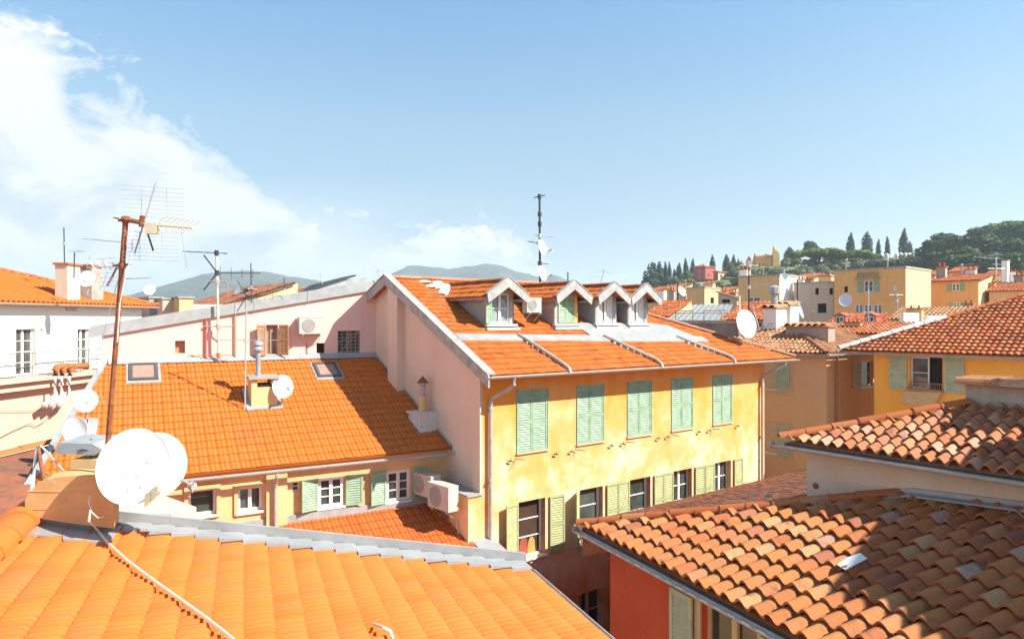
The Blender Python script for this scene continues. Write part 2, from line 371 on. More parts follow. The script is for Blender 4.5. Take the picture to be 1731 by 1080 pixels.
def tiles(name, mat, parent, O, A, B, poly, w, e, prof, rows=None, lift=.03, lip=.028, jit=.004, deck=True, stagger=0.0, over=.05, skip=0.0, label=None, tilt=.0, loc=None, phase=0.0):
    """O origin, A unit along eave, B unit up the slope, poly convex outline in (a,b); each tile is a mesh island"""
    O = V(O); A = V(A).normalized(); B = V(B).normalized(); N = A.cross(B).normalized()
    if N.z < 0: N = -N
    rows = rows or [(0, 1, .9), (e + over, 0, 1.0)]
    area = sum(poly[i][0] * poly[(i + 1) % len(poly)][1] - poly[(i + 1) % len(poly)][0] * poly[i][1] for i in range(len(poly)))
    if area < 0: poly = poly[::-1]
    amin = min(p[0] for p in poly); amax = max(p[0] for p in poly); bmin = min(p[1] for p in poly); bmax = max(p[1] for p in poly)
    es = []
    for i in range(len(poly)):
        (x0, y0), (x1, y1) = poly[i], poly[(i + 1) % len(poly)]; L = math.hypot(x1 - x0, y1 - y0)
        if L > 1e-6: es.append((x0, y0, (y1 - y0) / L, -(x1 - x0) / L))
    vs = []; fs = []; sm = []
    j = 0; b = bmin + phase
    while b < bmax:
        off = (stagger * w if j % 2 else 0) - w; a = amin + off
        while a < amax:
            ca, cb = a + w / 2, b + e / 2; rad = (w + e) * .75
            if all((ca - x0) * nx + (cb - y0) * ny < rad for x0, y0, nx, ny in es) and random.random() >= skip:
                dz = random.uniform(-jit, jit); rt = random.uniform(-tilt, tilt); db = random.uniform(-jit, jit) * 1.5
                k = len(vs); n = len(prof)
                for (bo, l, amp) in rows:
                    for t, h in prof:
                        vs.append(O + A * (a + t * w + rt * bo) + B * (b + bo + db) + N * (h * amp + l * lift + dz))
                for r in range(len(rows) - 1):
                    for i in range(n - 1):
                        q = k + r * n + i; fs.append((q, q + 1, q + n + 1, q + n)); sm.append(True)
                k2 = len(vs); l, amp = rows[0][1], rows[0][2]
                for dl in (0, -lip):
                    for t, h in prof: vs.append(O + A * (a + t * w) + B * (b + db + (.004 if dl else 0)) + N * (h * amp + l * lift + dz + dl))
                for i in range(n - 1): fs.append((k2 + i + n, k2 + i + n + 1, k2 + i + 1, k2 + i)); sm.append(False)
            a += w
        b += e; j += 1
    me = bpy.data.meshes.new(name); me.from_pydata(vs, [], fs); me.polygons.foreach_set('use_smooth', sm)
    bm = bmesh.new(); bm.from_mesh(me)
    for x0, y0, nx, ny in es:
        bmesh.ops.bisect_plane(bm, geom=bm.verts[:] + bm.edges[:] + bm.faces[:], plane_co=O + A * x0 + B * y0, plane_no=A * nx + B * ny, clear_outer=True)
    if deck:
        top = [bm.verts.new(O + A * x + B * y - N * .012) for x, y in poly]; bot = [bm.verts.new(O + A * x + B * y - N * .045) for x, y in poly]
        bm.faces.new(top); bm.faces.new(bot[::-1])
        for i in range(len(poly)): q = (i + 1) % len(poly); bm.faces.new((top[i], bot[i], bot[q], top[q]))
    bm.to_mesh(me); bm.free()
    return link_mesh(name, me, mat, parent, label, False, loc)
def plane_frame(p0, p1, p2):
    """A along p0->p1 (eave), B up the slope towards p2"""
    A = (p1 - p0).normalized(); q = p2 - p0; B = (q - A * q.dot(A)).normalized(); return A, B
def uv(O, A, B, p): q = p - O; return (q.dot(A), q.dot(B))
def ridge(mb, p0, p1, r=.11, L=.38, rise=.0, seg=8, taper=.015):
    """half-round ridge tiles, lapped"""
    p0 = V(p0); p1 = V(p1); d = p1 - p0; n = max(1, round(d.length / L)); t = d.normalized(); u = t.cross(V((0, 0, 1))).normalized(); q = u.cross(t)
    for i in range(n):
        a = p0 + d * (i / n); b = p0 + d * ((i + 1.1) / n); vs = []
        jit = random.uniform(-.006, .006)
        for (p, rr) in ((a, r), (b, r - taper)):
            for k in range(seg + 1):
                g = math.pi * k / seg; vs.append(p + u * (rr * math.cos(g)) + q * (rr * .85 * math.sin(g) + rise + jit))
        for k in range(seg + 1):
            g = math.pi * k / seg; vs.append(a + u * ((r - .02) * math.cos(g)) + q * ((r - .02) * .85 * math.sin(g) + rise + jit))
        m = seg + 1
        mb.add(vs, [(k, k + 1, m + k + 1, m + k) for k in range(seg)] + [(k, 2 * m + k, 2 * m + k + 1, k + 1) for k in range(seg)])

def shutter(parent, fr, a0, a1, z0, z1, mat, y=.03, hinge=None, ang=0.0, pitch=.07, mid=True, label=None):
    """louvred leaf; hinge 'l'/'r' with opening angle about that edge"""
    if ang:
        h = a0 if hinge == 'l' else a1
        f2 = fr.off(h, y, 0).rot(ang if hinge == 'l' else -ang); x0, x1 = (0, a1 - a0) if hinge == 'l' else (a0 - a1, 0)
    else: f2 = fr.off(a0, y, 0); x0, x1 = 0, a1 - a0
    m = MB(); t = .035; st = .055
    m.box(f2, x0, x0 + st, 0, t, z0, z1); m.box(f2, x1 - st, x1, 0, t, z0, z1)
    rails = [z0, z1 - .07] + ([z0 + (z1 - z0) * .48] if mid else [])
    for r in rails: m.box(f2, x0 + st, x1 - st, .001, t - .001, r, r + .07)
    z = z0 + .08
    while z < z1 - .09:
        if not any(r - .02 < z < r + .06 for r in rails):
            m.add([f2.p(x, yy, zz) for x in (x0 + st, x1 - st) for yy, zz in ((.004, z + .045), (.012, z + .05), (.031, z + .005), (.023, z))],
                  [(0, 1, 2, 3), (7, 6, 5, 4), (0, 4, 5, 1), (1, 5, 6, 2), (2, 6, 7, 3), (3, 7, 4, 0)])
        z += pitch
    m.box(f2, x0 + st, x1 - st, .006, .010, z0 + .02, z1 - .02)
    return m.build('shutter', mat, parent, label)
def casement(parent, fr, a0, a1, z0, z1, depth=.16, leaves=2, rows=3, mat=None, glass=None, sill=True, name='window', curtain=False, fw=.05, label=None, sillmat=None):
    mat = mat or M_WHITE; glass = glass or M_GLASS
    m = MB(); y0, y1 = -depth, -depth + .05
    m.box(fr, a0, a0 + fw, y0, y1, z0, z1); m.box(fr, a1 - fw, a1, y0, y1, z0, z1)
    m.box(fr, a0 + fw, a1 - fw, y0, y1, z0, z0 + fw); m.box(fr, a0 + fw, a1 - fw, y0, y1, z1 - fw, z1)
    W = (a1 - a0 - 2 * fw) / leaves
    for i in range(leaves):
        x = a0 + fw + i * W
        if i: m.box(fr, x - .045, x + .045, y0, y1 + .01, z0 + fw, z1 - fw)
        for r in range(1, rows):
            zz = z0 + fw + (z1 - z0 - 2 * fw) * r / rows
            m.box(fr, x + (.045 if i else 0), x + W - (.045 if i < leaves - 1 else 0), y0 + .01, y1 - .005, zz - .014, zz + .014)
    wd = m.build(name, mat, parent, label)
    g = MB(); g.box(fr, a0 + fw * .5, a1 - fw * .5, y0 - .01, y0 + .014, z0 + fw * .5, z1 - fw * .5); g.build('pane', glass, wd)
    if curtain:
        c = MB(); n = 14
        for k in range(n):
            xa = a0 + (a1 - a0) * k / n; xb = a0 + (a1 - a0) * (k + 1) / n
            if .36 < (k + .5) / n < .64: continue
            c.poly([fr.p(xa, y0 + .016 + .004 * (k % 2), z0 + .06), fr.p(xb, y0 + .016 + .004 * ((k + 1) % 2), z0 + .06), fr.p(xb, y0 + .016 + .004 * ((k + 1) % 2), z1 - .06), fr.p(xa, y0 + .016 + .004 * (k % 2), z1 - .06)])
        c.build('curtain', M_CURT, wd)
    if sill:
        s_ = MB(); s_.box(fr, a0 - .05, a1 + .05, -depth + .05, .07, z0 - .06, z0 - .003); s_.build('sill', sillmat or M_WHITE, wd)
    return wd
def hole(parent, fr, a0, a1, z0, z1, depth=.2, mat=None):
    m = MB(); m.poly([fr.p(a0, -depth, z0), fr.p(a1, -depth, z0), fr.p(a1, -depth, z1), fr.p(a0, -depth, z1)])  # flat sheet closing the opening, black by default for an unlit inside
    return m.build('opening', mat or M_BLACK, parent)
def ppx(fr, pa, pb, off=0.0):
    """two photo corners on a wall -> a0,a1,z0,z1"""
    a0, zt = fr.hit(*pa, off); a1, zb = fr.hit(*pb, off); return a0, a1, min(zt, zb), max(zt, zb)
#@@SCENE
GZ = -16.0; HAZE = 2.9e-4
# ================================================================ ground
def gmesh(name, pts, mat, kind='structure'):
    m = MB(); m.poly(pts); o = m.build(name, mat); o['kind'] = kind; return o
M_GROUND = plain('street paving', (.30, .265, .23), .95, 0, .2, .4)
gmesh('ground', [V((-5000, -1500, GZ)), V((5000, -1500, GZ)), V((5000, 5600, GZ)), V((-5000, 5600, GZ))], M_GROUND)
# the air: pale summer haze, fading the hills
hm = bpy.data.materials.new('summer haze'); hm.use_nodes = True; t_ = NT(hm.node_tree)
pv_ = t_.node('ShaderNodeVolumePrincipled'); pv_.inputs['Color'].default_value = (.72, .86, 1.0, 1); pv_.inputs['Density'].default_value = HAZE; pv_.inputs['Anisotropy'].default_value = .2
t_.link(pv_.outputs[0], t_.node('ShaderNodeOutputMaterial').inputs['Volume'])
hz_ = MB().box(Fr((0, 0, 0), (1, 0, 0)), -5100, 5100, -5700, 1600, GZ - 1, 330)
hz_ = hz_.build('haze', hm); hz_['kind'] = 'stuff'
b_ = bmesh.new(); b_.from_mesh(hz_.data); bmesh.ops.recalc_face_normals(b_, faces=b_.faces[:]); b_.to_mesh(hz_.data); b_.free()

# ================================================================ yellow building (centre)
dv = V((.803, .596, 0)).normalized(); gv = V((-.596, .803, 0)).normalized(); C0 = V((-.83, 18.94, 0))
def YB(u, s, z): return C0 + gv * u + dv * s + V((0, 0, z))
FY = Fr(C0, dv); FG = Fr(C0, -gv)                       # front facade / left gable wall
yb = thing('yellow_building', YB(0, 0, GZ), 'long faded yellow building with pale green shutters and four dormers', 'building')
uppers = [1.778, 4.09, 6.31, 8.48, 10.76]
lowers = [(1.234, 2.27), (3.59, 4.63), (5.81, 6.85), (7.97, 9.01), (10.26, 11.29)]
ops = [(s - .56, s + .56, -3.84, -2.07) for s in uppers] + [(a, b, -6.95, -5.28) for a, b in lowers] + [(a, b, -10.4, -8.5) for a, b in lowers]
m = MB(); facade(m, FY, 0, 13.44, GZ, -1.40, ops, .24); m.build('facade', M_SY, yb)
m = MB()                                              # gable wall, right wall and back wall
gz = lambda u: 1.41 - .4827 * (5.39 - u) - .05 if u <= 5.39 else 1.36 - .41 * (u - 5.39)
m.poly([YB(0, 0, GZ), YB(0, 0, gz(0)), YB(5.39, 0, gz(5.39)), YB(10.8, 0, gz(10.8)), YB(10.8, 0, GZ)])
m.poly([YB(0, 13.44, GZ), YB(0, 13.44, -1.4), YB(10.8, 13.44, -1.4), YB(10.8, 13.44, GZ)])
m.poly([YB(10.8, 0, GZ), YB(10.8, 0, gz(10.8)), YB(10.8, 13.44, -1.4), YB(10.8, 13.44, GZ)])
m.prism([YB(u, 0, z) for u, z in ((4.58, GZ), (4.58, gz(4.58) - .18), (5.26, gz(5.26) - .18), (5.26, GZ))], -dv * .28)
m.prism([YB(u, 0, z) for u, z in ((.003, -4.9), (.003, gz(.003) - .25), (.36, gz(.36) - .25), (.36, -4.9))], -dv * .07)
m.build('gable_wall', M_SG, yb)
m = MB(); m.box(FG, -1.0, 0.003, 0, .46, GZ, -4.86); m.build('buttress', M_SY, yb)
m = MB(); m.box(FG, -1.9, .05, 0, .52, -4.86, -4.80); m.build('coping', M_CEM, yb)
# shuttered upper windows
for s in uppers:
    wd = casement(yb, FY, s - .56, s + .56, -3.84, -2.07, .18, sill=False)
    m = MB(); m.box(FY, s - .60, s + .60, -.10, .06, -3.89, -3.842); m.build('sill', M_TRIM, wd)
    m = MB(); m.box(FY, s - .56, s + .56, -.06, .012, -2.10, -2.04); m.box(FY, s - .585, s - .56, -.03, .03, -3.84, -2.04); m.box(FY, s + .56, s + .585, -.03, .03, -3.84, -2.04); m.build('frame', M_GREEN, wd)
    for a, b in ((s - .555, s - .005), (s + .005, s + .555)): shutter(yb, FY, a, b, -3.83, -2.11, M_GREEN, y=-.02)
    for q in (-.86, .84):                              # iron shutter stays with their drying rods
        m = MB(); c = FY.p(s + q, 0, -4.02)
        m.tube([c, c + FY.y * .10, c + FY.y * .12 + V((0, 0, .07))], .014, 5); m.tube([c + FY.y * .08 - FY.x * .05, c + FY.y * .08 + FY.x * .09 - V((0, 0, .03))], .02, 5)
        m.build('shutter_stay', M_DARK, yb)
    m = MB(); c = FY.p(s - .62, 0, -4.0)
    m.tube([c, c + FY.y * .34 + V((0, 0, .03))], .011, 5); m.tube([c + FY.y * .04, c + FY.x * .12 + FY.y * .30], .009, 5); m.build('drying_rod', M_DARK, yb)
# open lower windows
for i, (a, b) in enumerate(lowers):
    if i in (3, 4): casement(yb, FY, a, b, -6.95, -5.28, .22, curtain=False)
    else:
        wd = casement(yb, FY, a, b, -6.95, -5.28, .22, leaves=1, glass=M_GLASS if i else M_ROOM)
        f2 = FY.off(b - .06, -.19, 0).rot(R(38)); m = MB(); z0, z1 = -6.88, -5.34   # one casement leaf swung inwards
        for x0, x1 in ((-.46, -.41), (-.05, 0)): m.box(f2, x0, x1, -.04, 0, z0, z1)
        for z in (z0, z0 + .5, z0 + 1.02, z1 - .05): m.box(f2, -.41, -.05, -.038, -.002, z, z + (.05 if z in (z0, z1 - .05) else .025))
        m.build('frame', M_WHITE, wd); m = MB(); m.box(f2, -.42, -.04, -.024, -.018, z0, z1); m.build('pane', M_GLASSB, wd)
    m = MB(); m.box(FY, b - .012, b + .002, -.2, 0.004, -6.95, -5.28); m.build('jamb', M_BROWN if i != 4 else M_SOD, yb)
    ang = [R(14), R(38), R(3), R(3), R(3)][i]
    shutter(yb, FY, a - .55, a - .02, -6.97, -5.26, M_GREENP, y=.035, hinge='r', ang=ang if i < 2 else 0)
    shutter(yb, FY, b + .14, b + .67, -6.97, -5.26, M_GREENP, y=.035, hinge='l', ang=R(6) if i == 0 else 0)
    casement(yb, FY, a, b, -10.4, -8.5, .22)
    shutter(yb, FY, a - .05, a + .18, -10.38, -8.52, M_GREEND, y=-.1)
# clothes seen inside the first open window
for ox, oz, c1, w_, lab in ((.36, -6.62, M_SRED, .17, 'dark red garment hanging inside the open yellow building window'), (.66, -6.66, M_SYL, .15, 'yellow garment hanging inside the open yellow building window')):
    m = MB(); f2 = FY.off(1.234 + ox, -.20, oz); n_ = 10
    for k in range(n_):
        x0 = -w_ + 2 * w_ * k / n_; x1 = -w_ + 2 * w_ * (k + 1) / n_; h0 = .22 * (1 - (x0 / w_) ** 2 * .6) + .02; h1 = .22 * (1 - (x1 / w_) ** 2 * .6) + .02; d0 = .02 * (k % 2); d1 = .02 * ((k + 1) % 2)
        m.prism([f2.p(x0, d0, -.26), f2.p(x1, d1, -.26), f2.p(x1 * .8, d1, h1), f2.p(x0 * .8, d0, h0)], FY.y * -.015)
    fin(m.build('hanging_cloth', c1, loc=f2.o), lab, 'garment')
# roof planes
YO = YB(-.68, -.25, -1.52); YA = dv; YBup = (gv * 6.07 + V((0, 0, 2.93))).normalized(); SL = math.hypot(6.07, 2.93)
def yr(u, s, h=0.0):                                  # point on the front slope
    return YB(u, s, -1.52 + .4827 * (u + .68)) + V((0, 0, h))
ROWS3 = [(0, 1, .8), (.30, .1, 1), (.35, 0, .8)]
tiles('roof', M_TY, yb, YO, YA, YBup, [(0, 0), (14.75, 0), (6.55, SL), (0, SL)], .20, .30, MARSY, ROWS3, lift=.03, lip=.03, jit=.006, tilt=.01)
b0 = YB(5.39, -.25, 1.41); b1 = YB(11.2, -.25, -1.0)
m = MB(); m.prism([YB(5.39, -.25, 1.40), YB(5.39, 6.3, 1.40), YB(11.2, 14.5, -1.5), YB(11.2, -.25, -1.0)], (0, 0, -.08))
m.prism([YB(5.39, 6.3, 1.39), YB(-.68, 14.5, -1.53), YB(11.2, 14.5, -1.53)], (0, 0, -.08)); m.build('back_roof', M_TY, yb)
m = MB(); ridge(m, YB(5.39, 6.3, 1.42), YB(5.39, -.2, 1.42), .12, .4); ridge(m, yr(-.66, 14.5, .05), yr(5.3, 6.4, .05), .10, .40); m.build('ridge', tilemat('pale hip clay', [(0, (.38, .15, .09)), (1, (.44, .24, .17))], dirt=(.2, .13, .1), dirt_amt=.4), yb)
m = MB()                                               # barge board along the gable
def rake(u, z): return YB(u, -.33, z)
z0 = -1.52
m.prism([rake(-.78, z0 - .30), rake(-.78, z0 + .05), rake(5.39, 1.50), rake(5.39, 1.17)], dv * .05)
m.prism([rake(5.40, 1.17), rake(5.40, 1.50), rake(11.2, -.86), rake(11.2, -1.15)], dv * .05)
m.prism([YB(-.78, -.37, z0 + .052), YB(-.78, -.10, z0 + .052), YB(5.39, -.10, 1.502), YB(5.39, -.37, 1.502)], (0, 0, .035))
m.prism([YB(5.40, -.37, 1.50), YB(5.40, -.10, 1.50), YB(11.2, -.10, -.86), YB(11.2, -.37, -.86)], (0, 0, .035))
m.build('barge_board', M_GREYW, yb)
m = MB(); m.prism([YB(-.66, -.25, -1.60), YB(-.66, 14.4, -1.60), YB(0.02, 14.0, -1.45), YB(0.02, -.25, -1.45)], (0, 0, .03)); m.build('soffit', M_SY, yb)
m = MB(); m.gutter(YB(-.75, -.35, -1.53), YB(-.75, 14.62, -1.57), .075); m.build('gutter', M_GALV, yb)
for k, pts in enumerate(([YB(-.75, .55, -1.58), YB(-.75, .55, -1.78), YB(-.62, .45, -1.92), YB(-.14, .26, -2.18), YB(-.10, .22, -2.3), YB(-.10, .22, -8.5)],
                         [YB(-.75, 13.7, -1.6), YB(-.75, 13.7, -1.74), YB(-.62, 13.6, -1.86), YB(-.14, 13.2, -2.2), YB(-.10, 13.15, -2.35), YB(-.10, 13.15, -9.5)])):
    m = MB(); m.tube(pts, .055, 10)
    for z in ((-2.5, -4.5, -6.5) if k == 0 else (-2.6, -4.6, -6.6)): m.box(FY.off(pts[-1].dot(dv) - C0.dot(dv), .1, 0), -.07, .07, -.1, .066, z, z + .04)
    m.build('drainpipe', M_GALV, yb)
# zinc band across the slope, three snow/water pipes, zinc apron round the dormers
m = MB(); bw = .16
pa = [yr(1.31 - bw, .0, .075), yr(.80 - bw, 10.8, .075), yr(.80 + bw, 10.8, .075), yr(1.31 + bw, .0, .075)]
m.prism(pa, (0, 0, -.05))
m.prism([yr(.90, 5.3, .06), yr(.85, 10.6, .06), yr(1.9, 9.9, .06), yr(2.1, 8.8, .06), yr(2.1, 5.2, .06)], (0, 0, -.02))
m.build('zinc_band', M_ZINC, yb)
for (s1, u1, s0) in ((2.26, 1.2, 2.63), (5.79, 1.05, 6.63), (9.39, .9, 10.55)):
    m = MB(); m.tube([yr(u1 + .1, s1, .10), yr(u1 - .3, s1 + (s0 - s1) * .2, .11), yr(-.45, s0 - .04, .11), yr(-.66, s0, .07), yr(-.72, s0 + .01, -.08)], .055, 8)
    for k in range(6):
        q = yr(u1 - .3 - k * (u1 + .1) / 6, s1 + (s0 - s1) * (k + 1) / 7, .03); m.box(Fr(q, dv), -.09, .05, -.05, .05, -.02, .05)
    m.build('roof_pipe', M_GALV, yb)
# mortar patch near the ridge
m = MB(); random.seed(3)
for k in range(46):
    u = 5.15 - random.random() * 1.25; s = .95 + (5.2 - u) * .28 + random.random() * .75; r = random.uniform(.10, .2); q = yr(u, s, .03)
    m.lathe(q, (0, -.2, 1), [(r * 1.2, 0), (r, .025), (r * .5, .045), (.01, .05)], 7)
m.build('mortar_patch', M_MORTAR, yb)
# dormers
def add_dormer(s, kind, uf=1.9):
    zb = -1.52 + .4827 * (uf + .68); f = Fr(YB(uf, s, 0), dv); hw = .54; ze = .80; za = 1.19; rw = .78; oh = .42
    ub = lambda z: (z + 1.52) / .4827 - .68 - uf
    wz0, wz1 = zb + .16, zb + 1.10; ww = .36
    m = MB(); facade(m, f, -hw, hw, zb - .1, ze + .05, [(-ww, ww, wz0, wz1)], .10)
    m.poly([f.p(-hw, 0, ze + .05), f.p(hw, 0, ze + .05), f.p(0, 0, za - .02)])
    d = m.build('dormer', M_GREYW, yb)
    m = MB()
    for sg in (-1, 1):
        m.prism([f.p(sg * hw, 0, zb - .1), f.p(sg * hw, 0, ze + .05), f.p(sg * hw, -ub(ze), ze + .05)], f.x * (-.04 * sg))
    m.build('cheek', M_ZINC, d)
    m = MB()
    m.box(f, -hw - .06, hw + .06, .0, .14, zb + .06, zb + .13); m.box(f, -hw - .1, hw + .1, 0, .22, zb - .06, zb + .02); m.build('sill', M_MORTAR, d)
    sl = math.hypot(rw, za - ze + .06); m = MB()
    for sg in (-1, 1):
        # barge boards, wide and pale, with a boarded lining to the eave
        e0 = f.p(sg * (rw + .03), oh + .05, ze - .02); a0 = f.p(0, oh + .05, za + .13)
        m.prism([e0, a0, a0 - V((0, 0, .31)), e0 - V((0, 0, .27)) + f.x * (-sg * .05)], -f.y * .05)
        m.prism([e0 + f.y * .02, a0 + f.y * .02, a0 - f.y * .16, e0 - f.y * .16], (0, 0, .025))
        m.prism([f.p(sg * rw, oh - .04, ze - .20), f.p(sg * rw, -ub(ze), ze - .20), f.p(sg * rw, -ub(ze), ze - .09), f.p(sg * rw, oh - .04, ze - .09)], f.x * (-.03 * sg))
        m.prism([f.p(sg * hw, oh - .05, ze - .19), f.p(sg * rw, oh - .05, ze - .19), f.p(sg * rw, -ub(ze), ze - .19), f.p(sg * hw, -ub(ze), ze - .19)], (0, 0, .02))
    m.build('barge_board', M_GREYW, d)
    L = oh + ub(za) + .05
    for sg in (-1, 1):
        O_ = f.p(sg * (rw + .04), oh - .01, ze - .10); A_ = -f.y; B_ = (f.x * (-sg * (rw + .04)) + V((0, 0, za + .03 - ze + .10))).normalized()
        sl = math.hypot(rw + .04, za + .13 - ze); back = lambda z: oh + ub(z)
        tiles('roof', M_TY, d, O_, A_, B_, [(0, 0), (back(ze) , 0), (back(za) + .1, sl), (0, sl)], .215, .30, MARSL, [(0, 1, .6), (.33, 0, 1)], lift=.03, jit=.006)
    m = MB(); ridge(m, f.p(0, oh - .02, za + .05), f.p(0, -ub(za), za + .05), .09, .36); m.build('ridge', M_RIDGE, d)
    if kind == 'closed':
        casement(yb, f, -ww, ww, wz0, wz1, .09, sill=False)
        for a, b in ((-ww, -.003), (.003, ww)): shutter(yb, f, a, b, wz0, wz1, M_GREEN, y=.0, pitch=.06)
        m = MB(); m.box(f, ww + .02, ww + .12, .003, .03, wz0 - .05, wz1); m.build('side_board', M_SO, d)
    else:
        casement(yb, f, -ww, ww, wz0, wz1, .09, rows=2 if kind == 'left' else 1, curtain=(kind == 'curtain'), sill=False, glass=M_GLASSB if kind == 'left' else M_GLASS)
        if kind == 'left': shutter(yb, f, -ww - .36, -ww - .02, wz0, wz1, M_GREEN, y=.03, pitch=.06, hinge='r', ang=R(25))
    return d
for s, k in ((1.98, 'left'), (4.74, 'closed'), (6.63, 'curtain'), (8.27, 'curtain')): add_dormer(s, k)

# ================================================================ air conditioner, dish, aerial kinds
def ac_unit(f, label, w_=.8, h=.55, dp=.3, wall=True, group=None):
    """f at the centre of the unit's back, y outward"""
    t = thing('air_conditioner', f.p(0, 0, -h / 2), label, 'air conditioner', group)
    m = MB(); m.box(f, -w_ / 2, w_ / 2, .06, .06 + dp, -h / 2, h / 2); m.box(f, -w_ / 2 - .008, w_ / 2 + .008, .05, .07 + dp, h / 2 - .03, h / 2 + .006)
    for k in range(7): m.box(f, w_ * .28, w_ * .46, .06 + dp - .002, .063 + dp, -h * .3 + k * .05, -h * .3 + k * .05 + .012)
    m.build('casing', M_AC, t)
    c = f.p(-w_ * .13, .062 + dp, 0); m = MB(); m.lathe(c, f.y, [(h * .41, -.002), (h * .41, .006), (h * .39, .010), (.02, .010)], 24); g = m.build('fan_grille', M_ACG, t)
    m = MB()
    for k in range(1, 6):
        r = h * .07 * k; m.tube([c + f.y * .014 + f.x * (r * math.cos(a)) + V((0, 0, r * math.sin(a))) for a in [2 * math.pi * i / 20 for i in range(21)]], .005, 4, cap=False)
    for k in range(6):
        a = math.pi * k / 6; q = f.x * (h * .4 * math.cos(a)) + V((0, 0, h * .4 * math.sin(a))); m.tube([c + f.y * .015 - q, c + f.y * .015 + q], .004, 4)
    m.build('wire_guard', M_AC, g)
    for x in (-w_ * .35, w_ * .35):
        m = MB(); m.box(f, x - .02, x + .02, .0, .40, -h / 2 - .05, -h / 2 - .01)
        m.tube([f.p(x, .36, -h / 2 - .05), f.p(x, .01, -h / 2 - .30)], .012, 4); m.build('bracket', M_ALU, t)
    return t
def dish(label, c, face, r, base=None, pole=.02, mat=None, sx=.92, arm_dir=(0, 0, -1), pole_mat=None, group=None, lnbs=1, arm=True, seg=28, polemat=None, ao=.62, af=1.05, hs=1.0, hm_=None, bolts=False):
    """offset parabolic reflector centred at c facing 'face'; base = foot of its pole"""
    c = V(c); face = V(face).normalized(); base = V(base) if base is not None else c - face * r * .4 - V((0, 0, r * .3))
    t = thing('satellite_dish', base, label, 'satellite dish', group)
    prof = [(r * q, -r * .16 * (1 - q * q)) for q in (.02, .2, .4, .6, .8, .95, 1.0)] + [(r * 1.015, .004), (r * 1.01, -.012)] + [(r * q, -r * .16 * (1 - q * q) - .014) for q in (.95, .8, .6, .4, .2, .02)]
    m = MB(); m.lathe(c, face, prof, seg, sx=sx); m.build('reflector', mat or M_DISH, t, smooth=True)
    m = MB(); bk = c - face * (r * .18); 
    m.tube([c - face * (r * .20), c - face * (r * .42)], r * .12, 8)
    m.tube([base, V((base.x, base.y, base.z)).lerp(c - face * (r * .42), 1.0)] if abs(base.z - c.z) > .05 else [bk - face * r * .03, bk - face * r * .2], pole, 8); m.build('mount', polemat or M_GALV, t)
    if bolts:
        b_ = MB(); u_ = face.cross(V((0, 0, 1))).normalized(); q_ = u_.cross(face)
        for bx, by in ((-.22, .28), (.05, .24), (-.1, .62), (.22, .56), (.3, -.1)):
            rr_ = math.hypot(bx, by); b_.lathe(c - u_ * (bx * r) - q_ * (-by * r) * -1 - face * (r * .16 * (1 - rr_ * rr_)), face, [(.007, -.004), (.007, .004), (.002, .006)], 6)
        b_.build('bolt', M_DARK, t)
    if arm:
        ad = V(arm_dir); ad = (ad - face * ad.dot(face)).normalized(); e = c + ad * r * ao + face * r * af
        m = MB(); m.tube([c + ad * r * .98 - face * .01, e], r * .028 + .004, 6); m.tube([c + ad * r * .80 - face * .03, e - ad * .02], .006, 5); m.build('arm', M_GALV, t)
        for k in range(lnbs):
            sd = ad.cross(face).normalized() * ((k - (lnbs - 1) / 2) * r * .20); q = e + sd; m = MB()
            m.lathe(q + face * .02, -(face * .8 + ad * .3), [(.022, -.03), (.03, 0), (.03, .05), (.042, .06), (.042, .085), (.01, .09)] if r > .25 else [(.02, -.03), (.028, .06)], 10)
            m.box(Fr(q + face * .03, ad.cross(face)), -.021 * hs, .021 * hs, -.035, .035, -.032 * hs, .030 * hs); m.build('feed_horn', hm_ or M_GREYW, t)
    return t
def yagi(m, c, d, L, n, el, up=None, r=.006, t0=.6):
    """boom from c along d with n cross rods"""
    d = V(d).normalized(); u = d.cross(V((0, 0, 1))).normalized() if up is None else V(up).normalized()
    m.tube([c, c + d * L], r * 1.6, 5)
    for k in range(n):
        p = c + d * (L * (k + .3) / n); h = el * (1 - (1 - t0) * k / n) / 2; m.tube([p - u * h, p + u * h], r, 4)
def grid_ref(m, c, d, w_, h, n, r=.005):
    d = V(d).normalized(); u = d.cross(V((0, 0, 1))).normalized()
    for k in range(n):
        z = h * (k / (n - 1) - .5); q = c + V((0, 0, z)) + d * (abs(z) * .35); m.tube([q - u * w_ / 2, q + u * w_ / 2], r, 4)
    for s in (-.2, .2): m.tube([c + u * w_ * s - V((0, 0, h / 2)) + d * h * .17, c + u * w_ * s, c + u * w_ * s + V((0, 0, h / 2)) + d * h * .17], r * 1.3, 4)
